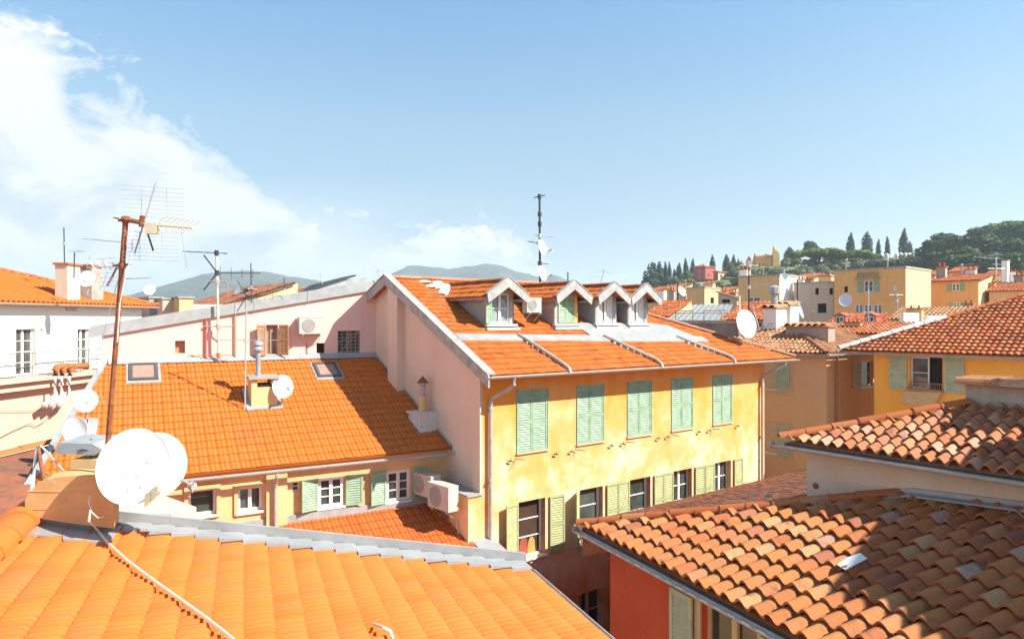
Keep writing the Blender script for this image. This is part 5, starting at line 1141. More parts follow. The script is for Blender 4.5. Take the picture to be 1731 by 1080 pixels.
dish('grey dish seen from behind next to the large oval dish', P(1279, 540, 29.0), (.80, -.30, .25), .55, base=P(1283, 566, 29.3), arm_dir=(.9, 0, -.5), mat=M_ZINCD)
mast('tall dark pole antenna with two arms before the tan building', P(1266, 542, 31), P(1266, 448, 31), .04, M_DARK, [('bar', .99, (1, .1, 0), .9, 1, 1), ('yagi', .60, (.9, -.3, .15), 1.2, 5, .5, M_ALU)])
# long chimney with tile cap and white chimney cluster
def stack2(label, pa, pb, ytl, Y, h, mat, cap=True, th=.8, name='chimney_stack'):
    a = P(pa, ytl, Y); f = Fr((a.x, a.y, 0), gA); w_ = f.hit(pb, ytl)[0]
    t = thing(name, f.p(w_ / 2, -th / 2, a.z - h), label, 'chimney'); MB().box(f, 0, w_, -th, 0, a.z - h, a.z).build('stack', mat, t)
    m = MB()
    if cap:
        n = max(2, int(w_ / .3))
        for k in range(n): x = w_ * (k + .5) / n; ridge(m, f.p(x, .14, a.z + .02), f.p(x, -th - .1, a.z + .10), w_ / n * .5, 2, seg=5)
        m.box(f, -.06, w_ + .06, -th - .05, .08, a.z - .03, a.z + .03); m.build('cap', M_TT, t)
    else: m.box(f, -.07, w_ + .07, -th - .07, .07, a.z - .08, a.z); m.build('cap', M_CEM, t)
    return t, f, w_, a.z
stack2('long low chimney wall with tiled cap standing on the canal tiles', 1328, 1400, 552, 31.5, 1.3, stucco('grey brown wall', (.34, .27, .23), (.42, .34, .29), None, 1, .4), th=.7)
stack2('whitewashed chimney with broken clay hood right of the dishes', 1290, 1312, 521, 33, 2.4, M_SW, th=1.0)
stack2('wider whitewashed chimney with pipe, right of the broken hood', 1314, 1336, 516, 34, 2.6, M_SW, th=.9)
MB_ = MB(); MB_.lathe(P(1309, 515, 33.5), (0, 0, 1), [(.16, -.2), (.16, .5), (.28, .55), (.28, .85), (.1, .95)], 10); fin(MB_.build('chimney_cowl', M_ZINC, loc=P(1309, 515, 33.5)), 'round metal cowl on the whitewashed chimneys', 'cowl')
dish('grey dish facing right beside the whitewashed chimneys', P(1352, 522, 36), (.75, -.5, .3), .55, base=P(1353, 545, 36), mat=M_ZINC, arm_dir=(.5, 0, -1))
mast('thin straight pole antenna before the grey brown building', P(1348, 545, 36), P(1348, 474, 36), .04, M_DARK)
# second row
W_ = lambda *a: a
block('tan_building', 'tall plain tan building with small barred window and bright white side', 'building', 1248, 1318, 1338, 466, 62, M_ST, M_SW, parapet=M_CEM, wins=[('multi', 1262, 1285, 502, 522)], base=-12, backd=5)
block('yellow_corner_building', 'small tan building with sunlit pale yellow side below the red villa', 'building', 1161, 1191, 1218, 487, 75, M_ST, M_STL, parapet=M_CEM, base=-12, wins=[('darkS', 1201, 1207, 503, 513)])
block('low_grey_house', 'low grey brown house at the foot of hill right of the last dormer', 'house', 1108, 1160, 1165, 495, 85, M_SGB, None, 'up', rise=.25, base=-14)
block('low_shed_house', 'low shaded house between the yellow corner building and the tan building', 'house', 1214, 1246, 1252, 505, 70, M_SGB, M_STL, 'side', rise=.3, base=-12, wins=[('dark', 1220, 1234, 498 + 8, 512)])
block('grey_brown_building', 'weathered grey brown building with two small dark windows', 'building', 1342, 1409, 1412, 478, 60, M_SGB, None, parapet=M_CEM, base=-12, wins=[('dark', 1378, 1384, 487, 498), ('dark', 1402, 1408, 487, 498), ('dark', 1382, 1397, 513, 529)], backd=6)
OB = stucco('dusty orange plaster', (.74, .38, .14), (.80, .45, .18), None, .45, .35, (.30, .20, .12), .45)
block('orange_building', 'big orange building with white green-shuttered window under stained cornice', 'building', 1410, 1531, 1541, 453, 55, OB, M_STL, parapet=M_CEM, base=-12, wins=[('shut', 1460, 1476, 474, 494, M_GREEN), ('dark', 1427, 1433, 484, 494), ('multi', 1445, 1459, 515, 531), ('multi', 1460, 1474, 515, 531), ('multi', 1476, 1491, 515, 531), ('plain', 1509, 1515, 482, 492)], backd=6)
block('yellow_house', 'narrow pale yellow house squeezed right of the big orange building', 'house', 1541, 1576, 1580, 480, 62, plain('dull yellow plaster', (.66, .54, .22), .9, 0, .1, 1), None, 'up', backd=3, rise=.2, roofmat=M_ZINCD if 0 else M_TT, base=-12, wins=[('plain', 1561, 1569, 480 + 2, 493)])
block('orange_cottage', 'orange house with red tile roof and two shuttered windows at right', 'house', 1575, 1654, 1664, 474, 58, OB, M_STL, 'up', rise=.17, roofmat=M_TG, base=-12, wins=[('shut', 1609, 1622, 479, 492, M_GREEN), ('shut', 1611, 1622, 511, 520, M_ZINC)], backd=4.2)
block('tile_roof_house', 'low yellow house with faded tile roof cut by the right edge', 'house', 1672, 1760, 1765, 491, 56, M_ST, None, 'up', backd=3.5, rise=.24, roofmat=M_TG, base=-12)
block('tile_roof_house', 'farther house with pale tile roof at the upper right edge', 'house', 1682, 1790, 1795, 473, 70, M_ST, None, 'up', backd=4, rise=.24, roofmat=M_TT, base=-12)
block('tile_roof_house', 'house with steep canal tile roof and two white chimney pillars', 'house', 1508, 1640, 1645, 540, 42, M_ST, None, 'up', rise=.30, roofmat=M_TT, base=-12, backd=2.6)
block('white_pillar', 'left white square chimney pillar before the steep canal roof', 'chimney', 1520, 1528, 1531, 529, 41, M_SW, None, base=-2.5)
block('white_pillar', 'right white square chimney pillar before the steep canal roof', 'chimney', 1560, 1568, 1571, 534, 41, M_SW, None, base=-2.5)
block('terrace_house', 'long low house with orange tile roof below the orange building', 'house', 1398, 1512, 1518, 565, 38, M_SOD, None, 'up', rise=.22, roofmat=M_TG, base=-8, backd=2.8)
block('dormer_house', 'small dark red house with two white dormers below the orange building', 'house', 1406, 1478, 1482, 545, 46, M_SRED, None, 'up', rise=.25, roofmat=M_TG, base=-8, backd=2.4)
for x, lab in ((1420, 'left small white framed dormer on the dark red house'), (1471, 'right small white framed dormer on the dark red house')):
    q = P(x, 542, 45.4); f = Fr(q, gA); t = thing('roof_dormer', q, lab, 'dormer'); MB().box(f, -.35, .35, -1, 0, -.3, .32).prism([f.p(-.42, .05, .32), f.p(.42, .05, .32), f.p(0, .05, .55)], -f.y * 1).build('body', M_SRED, t)
    MB().box(f, -.26, .26, .002, .03, -.2, .28).build('window', M_WHITE, t); MB().box(f, -.20, -.03, .031, .036, -.14, .22).box(f, .03, .20, .031, .036, -.14, .22).build('pane', M_GLASS, t)
dish('pale mauve dish hanging below the little window of the orange building', P(1429, 507, 53.5), (-.35, -.9, .1), .50, base=P(1431, 520, 53.9), mat=plain('mauve enamel', (.66, .62, .74), .4, 0, .05, 3), arm=False)
mast('thin pale antenna pole rising before the orange building', P(1468, 550, 44), P(1468, 487, 44), .035, M_ALU, [('bar', .35, (1, 0, 0), .6, 1, 1)])
mast('white bracketed pole on the right corner of the orange building', P(1517, 527, 50), P(1515, 497, 50), .05, M_GREYW, [('bar', .95, (1, 0, 0), 1.0, 1, 1), ('bar', .6, (.7, 0, .5), .7, 1, 1)])
for l_, m_, r_, yt_, Y_, ma, mb2, rf, lab in ((1094, 1116, 1121, 492, 96, M_SOD, M_STL, 'up', 'small ochre house at the hill foot, leftmost beyond the last dormer'), (1126, 1148, 1155, 487, 102, M_ST, M_STL, 'up', 'tan house at the hill foot under the tight cypress row'),
    (1206, 1226, 1233, 494, 92, M_SPL, M_STL, 'up', 'pinkish house at the hill foot below the red villa wing'), (1233, 1249, 1256, 484, 98, M_STL, M_SW, None, 'cream flat topped house at the hill foot left of the tan building'), (1344, 1372, 1379, 471, 84, M_ST, M_STL, 'up', 'tan house peeping above the grey brown building'),
    (1556, 1580, 1587, 466, 84, M_SPL, M_STL, 'up', 'pinkish house peeping above the narrow yellow house'), (1604, 1638, 1646, 459, 88, M_ST, M_STL, 'up', 'tan house rising behind the red roofed orange cottage'), (1664, 1686, 1693, 466, 82, M_SOD, M_STL, 'up', 'ochre house beside the tall pale chimney at upper right')):
    block('hillside_house', lab, 'house', l_, m_, r_, yt_, Y_, ma, mb2, rf, base=-14, backd=3.5, rise=.22, roofmat=M_TG, wins=[('dark', l_ + (m_ - l_) * .25, l_ + (m_ - l_) * .38, yt_ + 5, yt_ + 11), ('dark', l_ + (m_ - l_) * .62, l_ + (m_ - l_) * .75, yt_ + 5, yt_ + 11)])
stack2('squat pale chimney at the hill foot near upper right edge', 1693, 1703, 440, 72, 3, M_SW, cap=False)
mast('broad metal antenna frame above the tiled roofs at upper right', P(1684, 472, 62), P(1684, 436, 62), .05, M_ALU, [('yagi', .98, (-.95, -.2, .03), 3.2, 6, .5), ('yagi', .7, (.9, .3, 0), 1.6, 6, .6), ('bar', .5, (1, 0, 0), 1.5, 1, 1)])
mast('black topped antenna mast left of the yellow corner building', P(1146, 512, 60), P(1146, 478, 60), .07, M_DARK)
dish('white dish on the low grey house near the black topped mast', P(1153, 492, 58), (.5, -.7, .4), .45, base=P(1151, 500, 58.3), arm=False)
dish('second white dish above the tan building corner pipe', P(1325, 468, 60), (-.3, -.9, .2), .35, base=P(1323, 474, 60.3), arm=False)
mast('thin white rod on the corner of the tan building', P(1326, 466, 61), P(1325, 456, 61), .05, M_WHITE)
block('cream_rooftop_hut', 'tiny cream rooftop room between grey brown and orange buildings', 'building', 1388, 1402, 1411, 464, 66, M_ST, M_STL, base=-12)
# cornice and stains of the orange building, small chimneys scattered over the far roofs
fo = Fr((P(1531, 453, 55).x, 55, 0), gA); a0 = fo.hit(1447, 472)[0]; a1_ = fo.hit(1488, 472)[0]; zc_ = fo.hit(1467, 471)[1]
fin(MB().box(fo, a0, a1_, .0, .35, zc_, zc_ + .12).box(fo, a0 + .1, a1_ - .1, 0.001, .05, zc_ + .12, zc_ + .55).build('window_canopy', stucco('mouldy render', (.34, .24, .14), (.52, .34, .18), None, 2, .5, (.10, .08, .06), .7), loc=fo.p(a0, 0, zc_)), 'stained flat canopy above the window of the big orange building', 'canopy')
random.seed(33); pc_ = []
for kk_ in range(3):
    t = thing('small_chimney', (0, 0, 0), '', 'chimney'); f_ = Fr((0, 0, 0), gA); w_ = (.35, .55, .3)[kk_]
    MB().box(f_, -w_, w_, -.5, 0, -1.2, .9).build('stack', (M_SW, M_SYC, M_CEM)[kk_], t); m = MB(); m.box(f_, -w_ - .06, w_ + .06, -.56, .06, .9, .98)
    for q_ in (-.5, .5): m.lathe(f_.p(w_ * q_, -.25, .98), (0, 0, 1), [(.08, 0), (.07, .22), (.09, .24), (.02, .28)], 7)
    m.build('cap', M_RIDGE, t); pc_.append((t, []))
for i_, (x, y, Y, k_) in enumerate([(1118, 497, 84, 0), (1128, 494, 86, 1), (1135, 500, 80, 2), (1152, 492, 88, 0), (1197, 486, 77, 1), (1222, 502, 72, 0), (1239, 500, 71, 2), (1256, 466, 66, 0), (1352, 476, 63, 0), (1366, 477, 62, 2), (1394, 476, 63, 1),
    (1548, 478, 64, 0), (1590, 462, 62, 2), (1640, 461, 62, 0), (1671, 485, 60, 1), (1712, 462, 72, 0), (1722, 478, 60, 2), (1440, 549, 41, 1), (1216, 536, 39, 0), (1545, 527, 43, 1), (1636, 520, 45, 2)]):
    src = pc_[k_][0]
    if src.get('label'):
        r = src.copy(); COL.objects.link(r)
        for c_ in list(src.children): d = c_.copy(); COL.objects.link(d); d.parent = r
    else: r = src
    s_ = random.uniform(.8, 1.25); r.location = P(x, y, Y) + V((0, 0, -.6)); r.scale = (s_, s_, s_ * random.uniform(.8, 1.2))
    r['label'] = ('small whitewashed chimney on the distant town roofs', 'small cream chimney with clay pots on the distant town roofs', 'small grey chimney on the distant town roofs')[k_]; r['group'] = 'small chimneys on the distant roofs'
for i_, (x, y, Y, lab) in enumerate([(1158, 488, 80, 'thin aerial above the yellow corner building'), (1290, 466, 64, 'thin aerial on the flat roof of the tan building'), (1375, 478, 62, 'thin aerial on the grey brown building'), (1430, 453, 58, 'thin aerial on the left of the orange building roof'), (1500, 453, 58, 'thin aerial on the right of the orange building roof'), (1625, 462, 62, 'thin aerial on the red roof of the orange cottage')]):
    mast(lab, P(x, y + 3, Y), P(x + 1, y - 15, Y), .05, M_GREYW, [('yagi', .95, (.8, -.5, .05), 1.3, 5, .5)])
# masts behind the yellow roof
bm_ = YB(8.2, 4.6, 0); Yb = 28.6
mast('tall black mast with aerials behind the yellow building ridge', P(913, 492, Yb), P(912, 330, Yb), .045, M_DARK,
     [('bar', .985, (.9, .3, .25), .5, 1, 1, M_DARK), ('bar', .80, (1, 0, 0), .16, 1, 1, M_DARK), ('bar', .70, (1, 0, 0), .16, 1, 1, M_DARK), ('yagi', .575, (.95, -.1, -.12), .9, 8, .35), ('yagi', .50, (-.9, -.2, .1), .7, 3, .5, M_DARK), ('yagi', .48, (.9, .2, -.42), .9, 3, .2), ('yagi', .29, (.95, 0, -.1), .5, 2, .2, M_DARK)])
dish('upper white dish on the tall black mast seen edge on', P(917, 418, 28.4), (.83, -.5, .22), .34, base=P(913, 425, Yb), arm_dir=(.2, 0, -1), sx=.95)
dish('lower white dish on the tall black mast seen edge on', P(917, 462, 28.4), (.83, -.5, .30), .34, base=P(913, 468, Yb), arm_dir=(.2, 0, -1), sx=.95)
mast('short dark stick antenna behind the second dormer', P(960, 485, 32), P(960, 460, 32), .03, M_DARK)
mast('tilted little tv aerial behind the third dormer', P(1014, 485, 34), P(1021, 457, 34), .02, M_ALU, [('yagi', .92, (.8, .5, -.2), 1.0, 4, .5), ('yagi', .6, (-.9, .2, .05), .9, 3, .3)])
ac_unit(Fr(P(893, 516, 22.2), dv), 'small air conditioner squeezed between the first and second dormers', .58, .46, .26)

# ================================================================ left distance: rooftops beyond the pink roof
block('white_annex', 'bright white rooftop wall behind the pink building beside old chimneys', 'building', 250, 296, 304, 514, 38, M_SW, M_SW, base=-6, backd=4)
stack2('stained old chimney under the tilted dish', 235, 252, 503, 39, 2.5, M_CEM, th=.7, cap=False)
stack2('pink washed chimney right of the stained old chimney', 256, 275, 505, 38.5, 2.5, M_SPL, th=.7, cap=False)
stack2('pale chimney at the end of the chimney row', 283, 303, 503, 38, 2.5, M_SYC, th=.7, cap=False)
block('old_tile_house', 'grey brown tiled rooftop right of the old chimney row', 'house', 300, 372, 380, 520, 42, M_SYC, M_STL, 'up', rise=.33, roofmat=M_TL, base=-6, backd=5)
block('pale_yellow_house', 'pale yellow rooftop gable peeping over the zinc verge', 'house', 362, 440, 452, 505, 48, M_STL, M_STL, 'up', rise=.22, roofmat=M_TT, base=-6, backd=4)
stack2('small brick chimney on the pale yellow rooftop', 411, 420, 488, 47, 1.6, M_RUST, cap=False, th=.5)
mast('thin tan rod standing on the pale yellow rooftop', P(385, 505, 46), P(384, 478, 46), .04, M_BROWN)
dish('grey flat dish near the small brick chimney', P(404, 491, 46), (-.3, -.7, .7), .35, base=P(404, 500, 46.2), mat=M_ZINCD, arm=False)

# ================================================================ hills, trees, far houses
def px_at(X, Y): return CX + F * X / Y
def interp(x, tab):
    if x <= tab[0][0]: return tab[0][1]
    for (a, b), (c, d) in zip(tab[:-1], tab[1:]):
        if x <= c: return b + (d - b) * (x - a) / (c - a)
    return tab[-1][1]
RH = [(1060, 500), (1095, 484), (1170, 474), (1230, 462), (1300, 452), (1400, 447), (1500, 440), (1560, 436), (1640, 426), (1731, 412), (1900, 395), (2300, 390), (2800, 420)]
YR = 320.0
def hz(X, Y):
    px = px_at(X, max(Y, 100)); zr = (CY - interp(px, RH)) / F * YR
    t = max(0, min(1, (Y - 95) / (YR - 95))); t = t * t * (3 - 2 * t) if t < 1 else 1
    back = max(0, Y - YR) * .12
    lx = max(0, min(1, (X - (.19 * Y)) / 14.0))
    return GZ + .5 + (zr - back - GZ - .5) * t * (lx * lx * (3 - 2 * lx) if lx < 1 else 1)
me = bpy.data.meshes.new('hill'); vs = []; fs = []; nx, ny = 90, 60
from mathutils import noise as mnoise
for j in range(ny + 1):
    Y = 90 + 420 * (j / ny); 
    for i in range(nx + 1):
        X = Y * (.15 + 1.85 * (i / nx) ** 1.3); z = hz(X, Y); vs.append((X, Y, z + (mnoise.noise(V((X * .05, Y * .05, 0))) * 1.4 if z > GZ + 2 else 0)))
fs = [(j * (nx + 1) + i, j * (nx + 1) + i + 1, (j + 1) * (nx + 1) + i + 1, (j + 1) * (nx + 1) + i) for j in range(ny) for i in range(nx)]
me.from_pydata(vs, [], fs)
def hillmat(name, c1, c2, c3, sc):
    m, t, b = mat_base(name); pos, ri = geo_pos(t)
    n = t.noise(pos, sc, 8, .7, .5); t.link(t.ramp(n, [(.35, c1), (.5, c2), (.66, c3)]), b.inputs['Base Color']); b.inputs['Roughness'].default_value = .95
    bump(t, b, n, .8, 2.0); return m
o = link_mesh('hill', me, hillmat('scrub', (.06, .085, .03), (.13, .15, .06), (.34, .30, .19), .12), smooth=True); o['kind'] = 'structure'
def far_hill(name, tab, Y, depth, mat, y_base=-18):
    x0, x1 = tab[0][0], tab[-1][0]; n = 120; m_ = 14; vs = []; 
    for j in range(m_ + 1):
        tt = j / m_
        for i in range(n + 1):
            px = x0 + (x1 - x0) * i / n; top = (CY - interp(px, tab)) / F * Y; h = y_base + (top - y_base) * math.sin(min(1, tt * 1.25) * math.pi / 2) if tt < .8 else y_base + (top - y_base) * (1 - (tt - .8) * 1.5)
            yy = Y - depth * (1 - tt) if tt < .8 else Y - depth * .2 + depth * (tt - .8) * 2
            X = (px - CX) / F * Y
            h += mnoise.noise(V((X * .006, yy * .006, Y))) * Y * .003 + mnoise.noise(V((X * .03, yy * .03, Y))) * Y * .0014 + random.uniform(-1, 1) * Y * .0004
            vs.append((X, yy, h))
    me = bpy.data.meshes.new(name); me.from_pydata(vs, [], [(j * (n + 1) + i, j * (n + 1) + i + 1, (j + 1) * (n + 1) + i + 1, (j + 1) * (n + 1) + i) for j in range(m_) for i in range(n)])
    o = link_mesh(name, me, mat, smooth=True); o['kind'] = 'structure'; return o
M_FH = hillmat('wooded slope', (.02, .036, .024), (.036, .055, .032), (.11, .105, .07), .022)
far_hill('far_hill', [(270, 520), (330, 502), (370, 488), (400, 477), (425, 468), (455, 466), (490, 469), (530, 474), (580, 484), (640, 488), (700, 496), (780, 520)], 1900, 700, M_FH)
far_hill('far_hill', [(600, 520), (650, 486), (690, 468), (712, 457), (740, 460), (770, 463), (795, 458), (822, 453), (850, 455), (880, 468), (905, 475), (930, 472), (960, 482), (1010, 500), (1080, 518)], 2300, 800, M_FH)
far_hill('far_hill', [(-200, 480), (0, 470), (60, 474), (150, 488), (190, 494), (230, 501), (300, 508), (380, 505), (700, 500), (1000, 505), (1200, 515)], 3800, 900, M_FH)
# foliage
def leafmat(name, c, var=.45):
    m, t, b = mat_base(name); pos, ri = geo_pos(t); tcd = t.node('ShaderNodeTexCoord')
    n = t.noise(pos, .35, 4, .6); f = t.math('ADD', t.math('MULTIPLY', ri, .6), t.math('MULTIPLY', n, .4))
    t.link(t.ramp(f, [(.15, tuple(x * (1 - var) for x in c)), (.5, c), (.85, tuple(min(1, x * (1 + var * 1.6)) for x in c))]), b.inputs['Base Color']); b.inputs['Roughness'].default_value = .8
    b.inputs['Specular IOR Level'].default_value = .2; return m
M_CYP = leafmat('cypress foliage', (.035, .060, .032)); M_PINE = leafmat('pine foliage', (.12, .17, .032)); M_PINED = leafmat('dark pine foliage', (.065, .095, .035)); M_OLIVE = leafmat('olive foliage', (.18, .20, .11)); M_BUSH = leafmat('scrub foliage', (.11, .14, .045))
M_BARK = plain('bark', (.10, .065, .045), .95, 0, .3, 3)
def leaf(m, p, s, n):
    u = n.orthogonal().normalized(); a = random.uniform(0, 6.28); u = u * math.cos(a) + n.cross(u) * math.sin(a); v_ = n.cross(u)
    m.add([p - u * s - v_ * s * .5, p + u * s * .3 - v_ * s * .7, p + u * s + v_ * s * .4, p - u * s * .2 + v_ * s * .8], [(0, 1, 2, 3)])
def crown(blobs, n, s, flat=1.0):
    """leaf clumps through a set of ellipsoids (c, rx, ry, rz)"""
    m = MB(); tot = sum(b[1] * b[3] for b in blobs)
    for c, rx, ry, rz in blobs:
        for _ in range(int(n * rx * rz / tot)):
            d = V((random.gauss(0, 1), random.gauss(0, 1), random.gauss(0, 1))).normalized(); k = random.uniform(.72, 1.04) * (1 + .16 * mnoise.noise(d * 2.3 + V(c)))
            p = V(c) + V((d.x * rx, d.y * ry, d.z * rz)) * k; nn = (d + V((random.uniform(-.8, .8), random.uniform(-.8, .8), random.uniform(-.5, .9)))).normalized()
            leaf(m, p, s * random.uniform(.6, 1.5), nn)
    return m
def cyp_blobs(h, r, k): return [(V((random.uniform(-.06, .06) * h * .3, 0, h * (.12 + .80 * i / 8))), r * (1 - (i / 8.6) ** k) * random.uniform(.9, 1.1) * min(1, .65 + i * .2), r * (1 - (i / 8.6) ** k), h * .11) for i in range(9)]
def proto(name, blobs, n, s, mat, trunk_h, tr, limbs=()):
    t = thing(name, (0, 0, 0), '', 'tree'); crown(blobs, n, s).build('crown', mat, t)
    m = MB(); m.tube([V((0, 0, -1.5)), V((0, 0, trunk_h * .5)), V((.02 * trunk_h, 0, trunk_h))], tr, 7, tr * .55)
    for l in limbs: m.tube([V((0, 0, trunk_h * .75)), V(l)], tr * .5, 5, tr * .2)
    m.build('trunk', M_BARK, t); return t
protos = {
 'cyp1': proto('cypress_tree', cyp_blobs(10, 1.2, 3.6), 2600, .15, M_CYP, 6, .22), 'cyp2': proto('cypress_tree', cyp_blobs(10, 1.5, 4.5), 2800, .16, M_CYP, 6, .22), 'cyp3': proto('cypress_tree', cyp_blobs(10, 1.9, 5.5), 3000, .18, M_CYP, 5, .25),
 'umb': proto('umbrella_pine', [(V((x, y, 6.4 + random.uniform(-.5, .5) - .02 * x * x)), 2.3, 2.3, 1.25) for x, y in ((-6, 0), (-3.5, 1.5), (-3, -1.5), (0, 0), (.5, 2), (3, -1), (3.8, 1.4), (6, .2), (1.5, -2.4), (-1.4, -2.6))], 5200, .26, M_PINE, 5.2, .4, [(-5, 0, 6), (5, 0, 6), (2, 1.5, 6.4), (-2, -1, 6.4)]),
 'pine': proto('pine_tree', [(V((x, y, z)), r, r, r * .8) for x, y, z, r in ((0, 0, 6.5, 3.0), (-2.6, .5, 5.3, 2.2), (2.6, -.6, 5.6, 2.3), (.8, -1.8, 4.6, 2.2), (-1, 1.2, 7.8, 1.9), (1.6, .8, 7.9, 1.8), (-1.4, -1.6, 4.0, 2.0))], 4200, .28, M_PINED, 6, .35, [(-2.5, .5, 5), (2.5, -.5, 5.2)]),
 'oli': proto('olive_tree', [(V((x, y, z)), r, r, r * .85) for x, y, z, r in ((0, 0, 2.6, 1.7), (-1.3, .2, 2.2, 1.2), (1.3, -.3, 2.1, 1.2), (.2, -1, 1.8, 1.2), (.3, .5, 3.6, 1.0))], 1300, .20, M_OLIVE, 2.4, .2),
 'bus': proto('leafy_bush', [(V((x, y, z)), r, r, r * .85) for x, y, z, r in ((0, 0, 1.8, 1.8), (-1.6, .2, 1.5, 1.3), (1.6, -.3, 1.4, 1.3), (.2, -1, 1.2, 1.3), (.6, .5, 2.9, 1.1))], 1200, .24, M_BUSH, 1.6, .15)}
used = set()
def plant(kind, px, ytop, Y, h, label, group=None, sx=1.0, cat='tree', natural=None):
    """stands on the hill at photo column px; its height follows from its crown row"""
    src = protos[kind]; X = (px - CX) / F * Y; zt = (CY - ytop) / F * Y; zb = min(hz(X, Y), zt - h * .5); H = max(zt - hz(X, Y), h)
    nat = {'cyp1': 10, 'cyp2': 10, 'cyp3': 10, 'umb': 7.8, 'pine': 9.4, 'oli': 4.5, 'bus': 3.9}[kind]; s = H / nat
    if kind in used:
        r = src.copy(); COL.objects.link(r)
        for c_ in list(src.children): d = c_.copy(); COL.objects.link(d); d.parent = r
    else: r = src; used.add(kind)
    r.location = (X, Y, zt - H); r.scale = (s * sx, s * sx, s); r.rotation_euler = (0, 0, random.uniform(0, 6.28) if kind != 'umb' else random.uniform(-.3, .3))
    r['label'] = label; r['category'] = cat
    if group: r['group'] = group
    elif 'group' in r: del r['group']
    return r
GC = 'cypresses along the left of the hill'
for i, (x, y, k, h, sx, lab) in enumerate([(1102, 447, 'cyp3', 10, 1.0, 'thick dark cypress at the far left end of the hill row'), (1115, 446, 'cyp2', 9, 1, 'second dark cypress from the left end of the hill row'), (1125, 444, 'cyp1', 10, .9, 'thin cypress, left one of a close pair on the hill'), (1131.5, 444, 'cyp1', 10, .85, 'thin cypress, right one of a close pair on the hill'),
    (1140, 457, 'cyp2', 7, 1.1, 'short dark cypress between two taller ones on the hill'), (1148, 447, 'cyp2', 9.5, 1.15, 'broad cypress before the tall pointed one on the hill'), (1159, 438, 'cyp1', 12, 1, 'tall pointed cypress left of the red villa'), (1171, 439, 'cyp1', 12, 1.05, 'pointed cypress touching the left corner of the red villa'),
    (1204.5, 433, 'cyp3', 13, .6, 'square topped cypress behind the red villa'), (1228, 432, 'cyp3', 12, .8, 'ragged bulky cypress right of the red villa'), (1240, 433, 'cyp2', 12, .8, 'slim cypress right of the ragged one'), (1248, 439, 'cyp1', 10, .9, 'small cypress next to the slim one right of red villa'), (1254, 442, 'cyp1', 8, .9, 'smallest cypress left of the church'),
    (1275.5, 431, 'cyp1', 12, .9, 'narrow cypress in front of the church nave'), (1438, 395, 'cyp1', 13, 1.25, 'tall cone cypress above the umbrella pine at its right half'), (1465, 394, 'cyp3', 13, .95, 'bulky blunt cypress above the right end of umbrella pine'), (1485, 407, 'cyp2', 10, .8, 'slim blunt cypress left of the white cemetery tombs'),
    (1500, 402, 'cyp2', 10, .75, 'slim cypress standing among the white cemetery tombs'), (1528, 388, 'cyp1', 14, 1.2, 'tallest pointed cypress right above the cemetery'), (1538, 410, 'cyp2', 9, 1, 'low dark cypress leaning right beside the tallest one')]):
    plant(k, x, y - 1.5, 315 if x < 1300 else 300, h * 1.05, lab, 'cypress trees on the hill', sx * 1.0)
hg = thing('hedge', P(1515, 454, 240), 'long dark clipped hedge below the hilltop cemetery', 'hedge')
crown([(P(x, 447 - (x - 1470) * .04, 240), 2.6, 1.5, 1.3) for x in range(1474, 1562, 9)], 3200, .30).build('crown', M_CYP, hg)
plant('cyp3', 1335, 418, 285, 9, 'bulging dark round tree right of the church', None, 1.5)
plant('pine', 1371, 407, 300, 8, 'dark rounded crown rising behind the umbrella pine', None, .8)
plant('umb', 1385, 421, 262, 7.5, 'wide flat umbrella pine, left one of the pair', 'umbrella pines', 1.5)
plant('umb', 1440, 424, 258, 7.3, 'wide flat umbrella pine, right one of the pair', 'umbrella pines', 1.35)
plant('bus', 1293, 430, 320, 3, 'round bush crown behind the church roof', None, .9)
for i, (x, y, k, Y, h, sx, lab) in enumerate([(1580, 405, 'pine', 245, 8, 1.1, 'dark pine at the left end of the right wood'), (1602, 393, 'pine', 250, 8, 1.2, 'rounded bright topped pine left in the right wood'), (1640, 398, 'pine', 230, 8, 1.6, 'broad pine in the front middle of the right wood'),
    (1660, 383, 'pine', 262, 8, 1.3, 'pine behind the broad one in the right wood'), (1690, 380, 'pine', 262, 9, 1.5, 'tall pine near the top of the right wood'), (1716, 375, 'umb', 262, 8, 1.2, 'highest flat topped pine in the right wood'), (1745, 376, 'pine', 255, 9, 1.6, 'pine cut by the right edge of the photo'),
    (1690, 403, 'pine', 225, 7, 1.4, 'shaded pine below the tall one in the right wood'), (1731, 405, 'pine', 215, 8, 1.4, 'large shaded pine low at the right edge'), (1615, 418, 'pine', 215, 6, 1.5, 'low spreading pine at the foot of the right wood'), (1665, 425, 'pine', 195, 5, 1.2, 'leafy low pine at the foot of the right wood'), (1590, 425, 'pine', 225, 5, 1.4, 'low dark pine above the yellow house'), (1710, 428, 'pine', 190, 6, 1.4, 'wide low pine above the pale tile roof at the right')]):
    plant(k, x, y, Y, h, lab, 'pines of the right wood', sx)
random.seed(21)
n = 0
for _ in range(900):
    if n >= 150: break
    Y = random.uniform(150, 318); px = random.uniform(1110, 1745); X = (px - CX) / F * Y; z = hz(X, Y); py = CY - F * z / Y
    if py > 505 or py < 436: continue
    if 1165 < px < 1235 and py < 490: continue
    if 1255 < px < 1322 and py < 462 and Y > 270: continue
    if px < 1165 and Y > 200 and random.random() < .6: continue
    if 1478 < px < 1545 and py < 447: continue
    k = 'oli' if (1290 < px < 1480 and random.random() < .7) or random.random() < .25 else 'bus'; s = random.uniform(2.6, 4.6)
    plant(k, px, CY - F * (z + s) / Y, Y, s, 'silvery olive tree on the hillside' if k == 'oli' else 'round green bush on the hillside', 'olive trees on the hillside' if k == 'oli' else 'bushes on the hillside', random.uniform(.9, 1.4)); n += 1
for k in protos:
    if k not in used:
        for c_ in list(protos[k].children): bpy.data.objects.remove(c_)
        bpy.data.objects.remove(protos[k])
